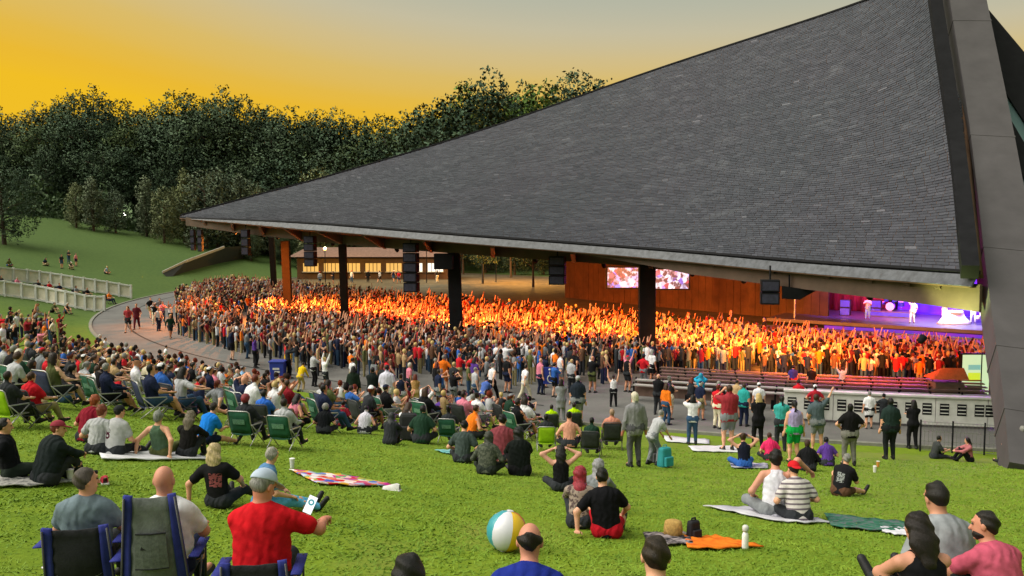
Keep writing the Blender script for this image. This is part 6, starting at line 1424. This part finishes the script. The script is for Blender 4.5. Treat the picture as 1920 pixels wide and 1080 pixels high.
# ================================================================ THINGS ON THE GRASS
def blanket(corners, label, m, name='blanket', n=(16, 10), wr=.022, cat='blanket'):
    P = [ground(*c) for c in corners]; rows = []
    for j in range(n[1] + 1):
        v = j / n[1]; r_ = []
        for i in range(n[0] + 1):
            u = i / n[0]; p = (P[0] * (1 - u) + P[1] * u) * (1 - v) + (P[3] * (1 - u) + P[2] * u) * v
            e = .05 * math.sin(u * 9 + v * 4) * (abs(v - .5) * 2) ** 2; p = p + (P[3] - P[0]).normalized() * e * (1 if v > .5 else -1)
            p.z = hz(p.x, p.y) + .022 + wr * (.5 + .5 * math.sin(u * 23 + 3 * math.sin(v * 7))) * abs(math.sin(v * 11 + 2 * u)); r_.append(p)
        rows.append(r_)
    mb = MB(); mb.sheet(rows, .014); o = mb.build(name, m, smooth=True); tag(o, label, cat); return o
def cloth(name, stops, scale=3., kind='noise'):
    b = NB(name, .95, .1); co = b.coord(); f = b.noise(co, scale, 3) if kind == 'noise' else None
    if kind == 'voronoi': v = b.n('ShaderNodeTexVoronoi'); v.inputs['Scale'].default_value = scale; b.l(co, v.inputs['Vector']); s_ = b.n('ShaderNodeSeparateColor'); b.l(v.outputs['Color'], s_.inputs[0]); f = s_.outputs[0]
    b.color(b.ramp(f, stops)); b.bump(b.noise(co, 25, 3), .4, .01); return b.m
blanket(((542, 884), (655, 896), (745, 916), (600, 912)), 'tie-dyed rainbow blanket spread on the lawn', cloth('tie_dye', [(.05, (.55, .02, .03)), (.22, (.75, .70, .70)), (.38, (.02, .10, .45)), (.52, (.75, .08, .05)), (.66, (.02, .35, .15)), (.8, (.70, .40, .02)), (.95, (.45, .02, .25))], 7, 'voronoi'))
blanket(((-30, 896), (60, 902), (165, 908), (-20, 922)), 'grey patterned blanket under the man in poncho', cloth('grey_pattern', [(.35, (.12, .12, .13)), (.5, (.45, .44, .42)), (.65, (.2, .2, .2))], 9))
blanket(((185, 852), (330, 850), (402, 864), (192, 866)), 'white blanket under the two grey shirts', cloth('white_cotton', [(.3, (.5, .5, .55)), (.7, (.72, .72, .76))], 2))
blanket(((1318, 952), (1440, 956), (1560, 984), (1470, 984)), 'pale grey blanket under the embracing pair', cloth('pale_grey_cotton', [(.3, (.38, .38, .45)), (.7, (.62, .62, .68))], 2))
blanket(((1545, 966), (1700, 984), (1740, 1004), (1560, 992)), 'dark green patterned blanket beyond the embracing pair', cloth('green_pattern', [(.3, (.02, .04, .03)), (.5, (.03, .16, .10)), (.6, (.12, .14, .15)), (.75, (.02, .12, .10))], 8))
blanket(((1650, 992), (1705, 996), (1712, 1010), (1655, 1003)), 'white towel at the end of the green blanket', cloth('white_towel', [(.3, (.5, .5, .58)), (.7, (.7, .7, .78))], 3), 'towel', (8, 6), cat='towel')
blanket(((1282, 1010), (1350, 1012), (1432, 1030), (1290, 1036)), 'bright orange towel on the grass', cloth('orange_towel', [(.3, (.60, .10, .01)), (.6, (.80, .22, .02)), (.8, (.55, .16, .02))], 6), 'towel', cat='towel')
blanket(((1205, 1004), (1290, 1006), (1300, 1026), (1215, 1024)), 'black and white cloth left of the orange towel', cloth('dark_cloth', [(.4, (.02, .02, .025)), (.6, (.35, .30, .32))], 8), 'cloth', (10, 6), cat='cloth')
blanket(((1240, 818), (1330, 826), (1330, 834), (1250, 830)), 'white blanket at the feet of the filming woman', MATS['white_cotton'], n=(10, 5))
blanket(((1290, 838), (1390, 838), (1392, 850), (1300, 848)), 'white blanket at the feet of the dark red man', MATS['white_cotton'], n=(10, 5))
blanket(((815, 846), (858, 846), (862, 856), (835, 852)), 'turquoise cloth on the grass left of the group', cloth('turquoise', [(.3, (.08, .30, .32)), (.7, (.25, .50, .50))], 3), 'cloth', (8, 5), cat='cloth')
blanket(((1368, 870), (1440, 872), (1440, 880), (1372, 880)), 'white and navy blanket under the dark tank top', cloth('navy_white', [(.4, (.03, .04, .18)), (.6, (.5, .5, .55))], 4), n=(10, 5))
# beach ball: gores of different colours
bp, _ = by_head(951, 999, 1030, 'cross', None); br = .215; t = empty('beach_ball', ground(950, 1034)); t.location.z += br; t.rotation_euler = (R(-10), R(8), R(-16)); tag(t, 'beach ball with white, yellow and teal panels behind the balding man', 'ball')
for k, c in enumerate(((.70, .06, .05), (.72, .72, .80), (.04, .30, .35), (.04, .30, .36), (.66, .66, .74), (.80, .50, .02))):
    mb = MB(); rows = []
    for j in range(9):
        th = math.pi * (.03 + .94 * j / 8); rows.append([Vector((math.sin(th) * math.cos(a_), math.sin(th) * math.sin(a_), math.cos(th))) * (br - .0015 * (i in (0, 5))) for i, a_ in enumerate(np.linspace(k * math.pi / 3, (k + 1) * math.pi / 3, 6))])
    mb.sheet(rows); mb.build('gore', mat('vinyl_%d' % k, c, .3, .04, 2, 0, .5), t, True)
for sz in (-1, 1): mb = MB(); mb.lathe([(.04, 0), (.03, .006)], (0, 0, sz * br * .992), 14); mb.build('end_cap', MATS['vinyl_4'], t)
# bucket hat, bottle, backpack, bags, shoes, cups
t = empty('straw_hat', ground(1262, 1010)); tag(t, 'tan straw hat resting beside the orange towel', 'hat'); M_STRAW = mat('straw', (.42, .26, .08), .9, .35, 30, .5)
mb = MB(); mb.lathe([(.11, .0), (.115, .10), (.10, .185), (.06, .20), (.01, .202)], (0, 0, .02), 18); mb.build('crown', M_STRAW, t, True); mb = MB(); mb.lathe([(.11, .012), (.19, .0), (.19, .006), (.11, .02)], (0, 0, .012), 20); mb.build('brim', M_STRAW, t, True)
t = empty('water_bottle', ground(1397, 1032)); tag(t, 'white drinking bottle standing on the orange towel', 'bottle'); mb = MB(); mb.lathe([(.036, 0), (.038, .02), (.038, .15), (.030, .18), (.016, .20)], (0, 0, .02), 14); mb.build('body', M_WHT, t, True); mb = MB(); mb.lathe([(.030, .20), (.036, .215), (.036, .255), (.02, .27)], (0, 0, .02), 14); mb.build('cap', M_WPAINT, t, True)
def bag(px, py, c, lab, name='backpack', cat='bag', s=1., rz=0.):
    t = empty(name, ground(px, py), rz); tag(t, lab, cat); m = mat('bag_%d' % int(c[0] * 999 + c[1] * 99999), c, .8, .2, 6); mb = MB(); mb.box((0, 0, .24 * s), (.34 * s, .22 * s, .46 * s), None, .82); mb.build('body', m, t, bevel=.05 * s)
    mb = MB(); mb.box((0, -.14 * s, .16 * s), (.24 * s, .08 * s, .22 * s)); mb.build('pocket', m, t, bevel=.02 * s); mb = MB(); mb.tube([(-.06 * s, 0, .45 * s), (-.05 * s, 0, .52 * s), (.05 * s, 0, .52 * s), (.06 * s, 0, .45 * s)], .012, 5); mb.build('handle', m, t)
bag(766, 826, (.02, .022, .024), 'black backpack with grey panel standing on the lawn', s=1.5); bag(1246, 876, (.03, .28, .32), 'teal bag beside the bent-over person', 'tote_bag', rz=.6); bag(1392, 876, (.03, .04, .20), 'navy bag below the bare-shouldered woman', 'tote_bag', s=.7); bag(1228, 868, (.06, .06, .07), 'charcoal bag behind the teal bag', rz=.3); bag(1300, 1012, (.015, .015, .02), 'small black bag between hat and orange towel', s=.5, rz=.5)
def sneaker(px, py, c, lab, rz):
    t = empty('sneaker', ground(px, py), rz); tag(t, lab, 'shoe'); m = mat('sneaker_%d' % int(c[0] * 1000), c, .7); mb = MB(); mb.sheet([[Vector((x * .045 * k, y, z)) for x, z in ((-1, .02), (-.8, .02 + hgt), (0, .03 + hgt), (.8, .02 + hgt), (1, .02))] for y, k, hgt in ((-.13, .6, .07), (-.08, .9, .085), (0, 1, .06), (.08, 1.05, .035), (.14, .7, .02))], 0.); mb.build('upper', m, t, True); mb = MB(); mb.box((0, 0, .012), (.095, .29, .024)); mb.build('sole', M_WPAINT, t, bevel=.01)
sneaker(196, 905, (.55, .03, .06), 'bright red sneaker on the grass behind the grey-haired man', .5); sneaker(735, 920, (.6, .6, .6), 'white shoe at the end of the tie-dyed blanket', 1.2)
def cup(px, py, c, lab, h_=.14):
    t = empty('drink_cup', ground(px, py)); tag(t, lab, 'cup'); mb = MB(); mb.lathe([(.032, 0), (.042, h_)], (0, 0, .01), 12); mb.build('body', mat('cup_%d' % int(c[1] * 1000), c, .5, .05, 4, 0), t); mb = MB(); mb.lathe([(.046, h_), (.046, h_ + .012), (.02, h_ + .02)], (0, 0, .01), 12); mb.build('lid', M_WHT, t)
cup(1646, 876, (.70, .30, .05), 'orange drink cup on the grass near the large man'); cup(1640, 886, (.72, .72, .7), 'white drink cup in front of the orange cup'); cup(132, 905, (.7, .72, .2), 'pale yellow cup beside the grey patterned blanket'); cup(548, 878, (.7, .71, .75), 'white cup by the tie-dyed blanket')

# ---- grass blades on the near slope
gN = 200000; gY = 3.0 + 23 * rng.random(gN) ** 1.25; gX = (rng.random(gN) * 2 - 1) * (gY * .62 + .4); gZ = terrain(gX, gY)
cl = np.sin(gX * 3.1 + 1.7 * np.sin(gY * 2.3)) * np.sin(gY * 2.7 + 1.3 * np.sin(gX * 1.9)); keep = rng.random(gN) < .8 + .2 * cl; gX, gY, gZ = gX[keep], gY[keep], gZ[keep]; n = len(gX)
ha = rng.uniform(.012, .028, n) * (1 + .15 * cl[keep]); wa = rng.uniform(.005, .011, n) * (1 + gY * .05); an = rng.uniform(0, math.pi, n); ln = rng.normal(0, .045, (n, 2))
V_ = np.stack([np.stack([gX - np.cos(an) * wa, gY - np.sin(an) * wa, gZ - .004], 1), np.stack([gX + np.cos(an) * wa, gY + np.sin(an) * wa, gZ - .004], 1), np.stack([gX + ln[:, 0], gY + ln[:, 1], gZ + ha], 1)], 1).reshape(-1, 3)
b = NB('grass_blade', .7, .25); co = b.coord(); f = b.noise(co, 1.4, 4, .7); f2 = b.noise(co, 60, 2)
b.color(b.mix(1., b.ramp(f, [(.3, (.105, .195, .015)), (.5, (.150, .255, .018)), (.7, (.205, .310, .026))]), b.ramp(f2, [(.3, (.82,) * 3), (.7, (1.15,) * 3)]), 'MULTIPLY'))
o = link('grass', npmesh('grass', V_, np.arange(n * 3).reshape(-1, 3), b.m)); tag(o, 'short mown grass blades covering the near slope', 'grass', kind='stuff')

# ================================================================ LABELS: tell look-alikes apart by their place
for k, (root, kids) in PROTO.items():
    if k not in USED:
        for c in kids[root]: bpy.data.objects.remove(c)
        bpy.data.objects.remove(root)
ORD = ['first', 'second', 'third', 'fourth', 'fifth', 'sixth', 'seventh', 'eighth', 'ninth', 'tenth']
bpy.context.view_layer.update()
by = {}
for o in COL.objects:
    if o.parent is None and o.get('label'): by.setdefault(o['label'], []).append(o)
for lab, L in by.items():
    words = lab.split()
    if len(L) > 1:
        L.sort(key=lambda o: project(o.location)[0]); room = 16 - 3
        for i, o in enumerate(L):
            w = words[:]
            if len(w) > room: w = [q for q in w if q not in ('the', 'folding', 'seated', 'a')][:room]
            nth = 'leftmost' if i == 0 else 'rightmost' if i == len(L) - 1 else (ORD[i] if i < 10 else f'{i + 1}th') + ' from left'
            o['label'] = ' '.join(w) + ', ' + nth
    elif len(words) > 16: L[0]['label'] = ' '.join([q for q in words if q not in ('the', 'folding', 'seated', 'a')][:16])
print('PEOPLE', sum(1 for o in COL.objects if o.get('category') == 'person'))
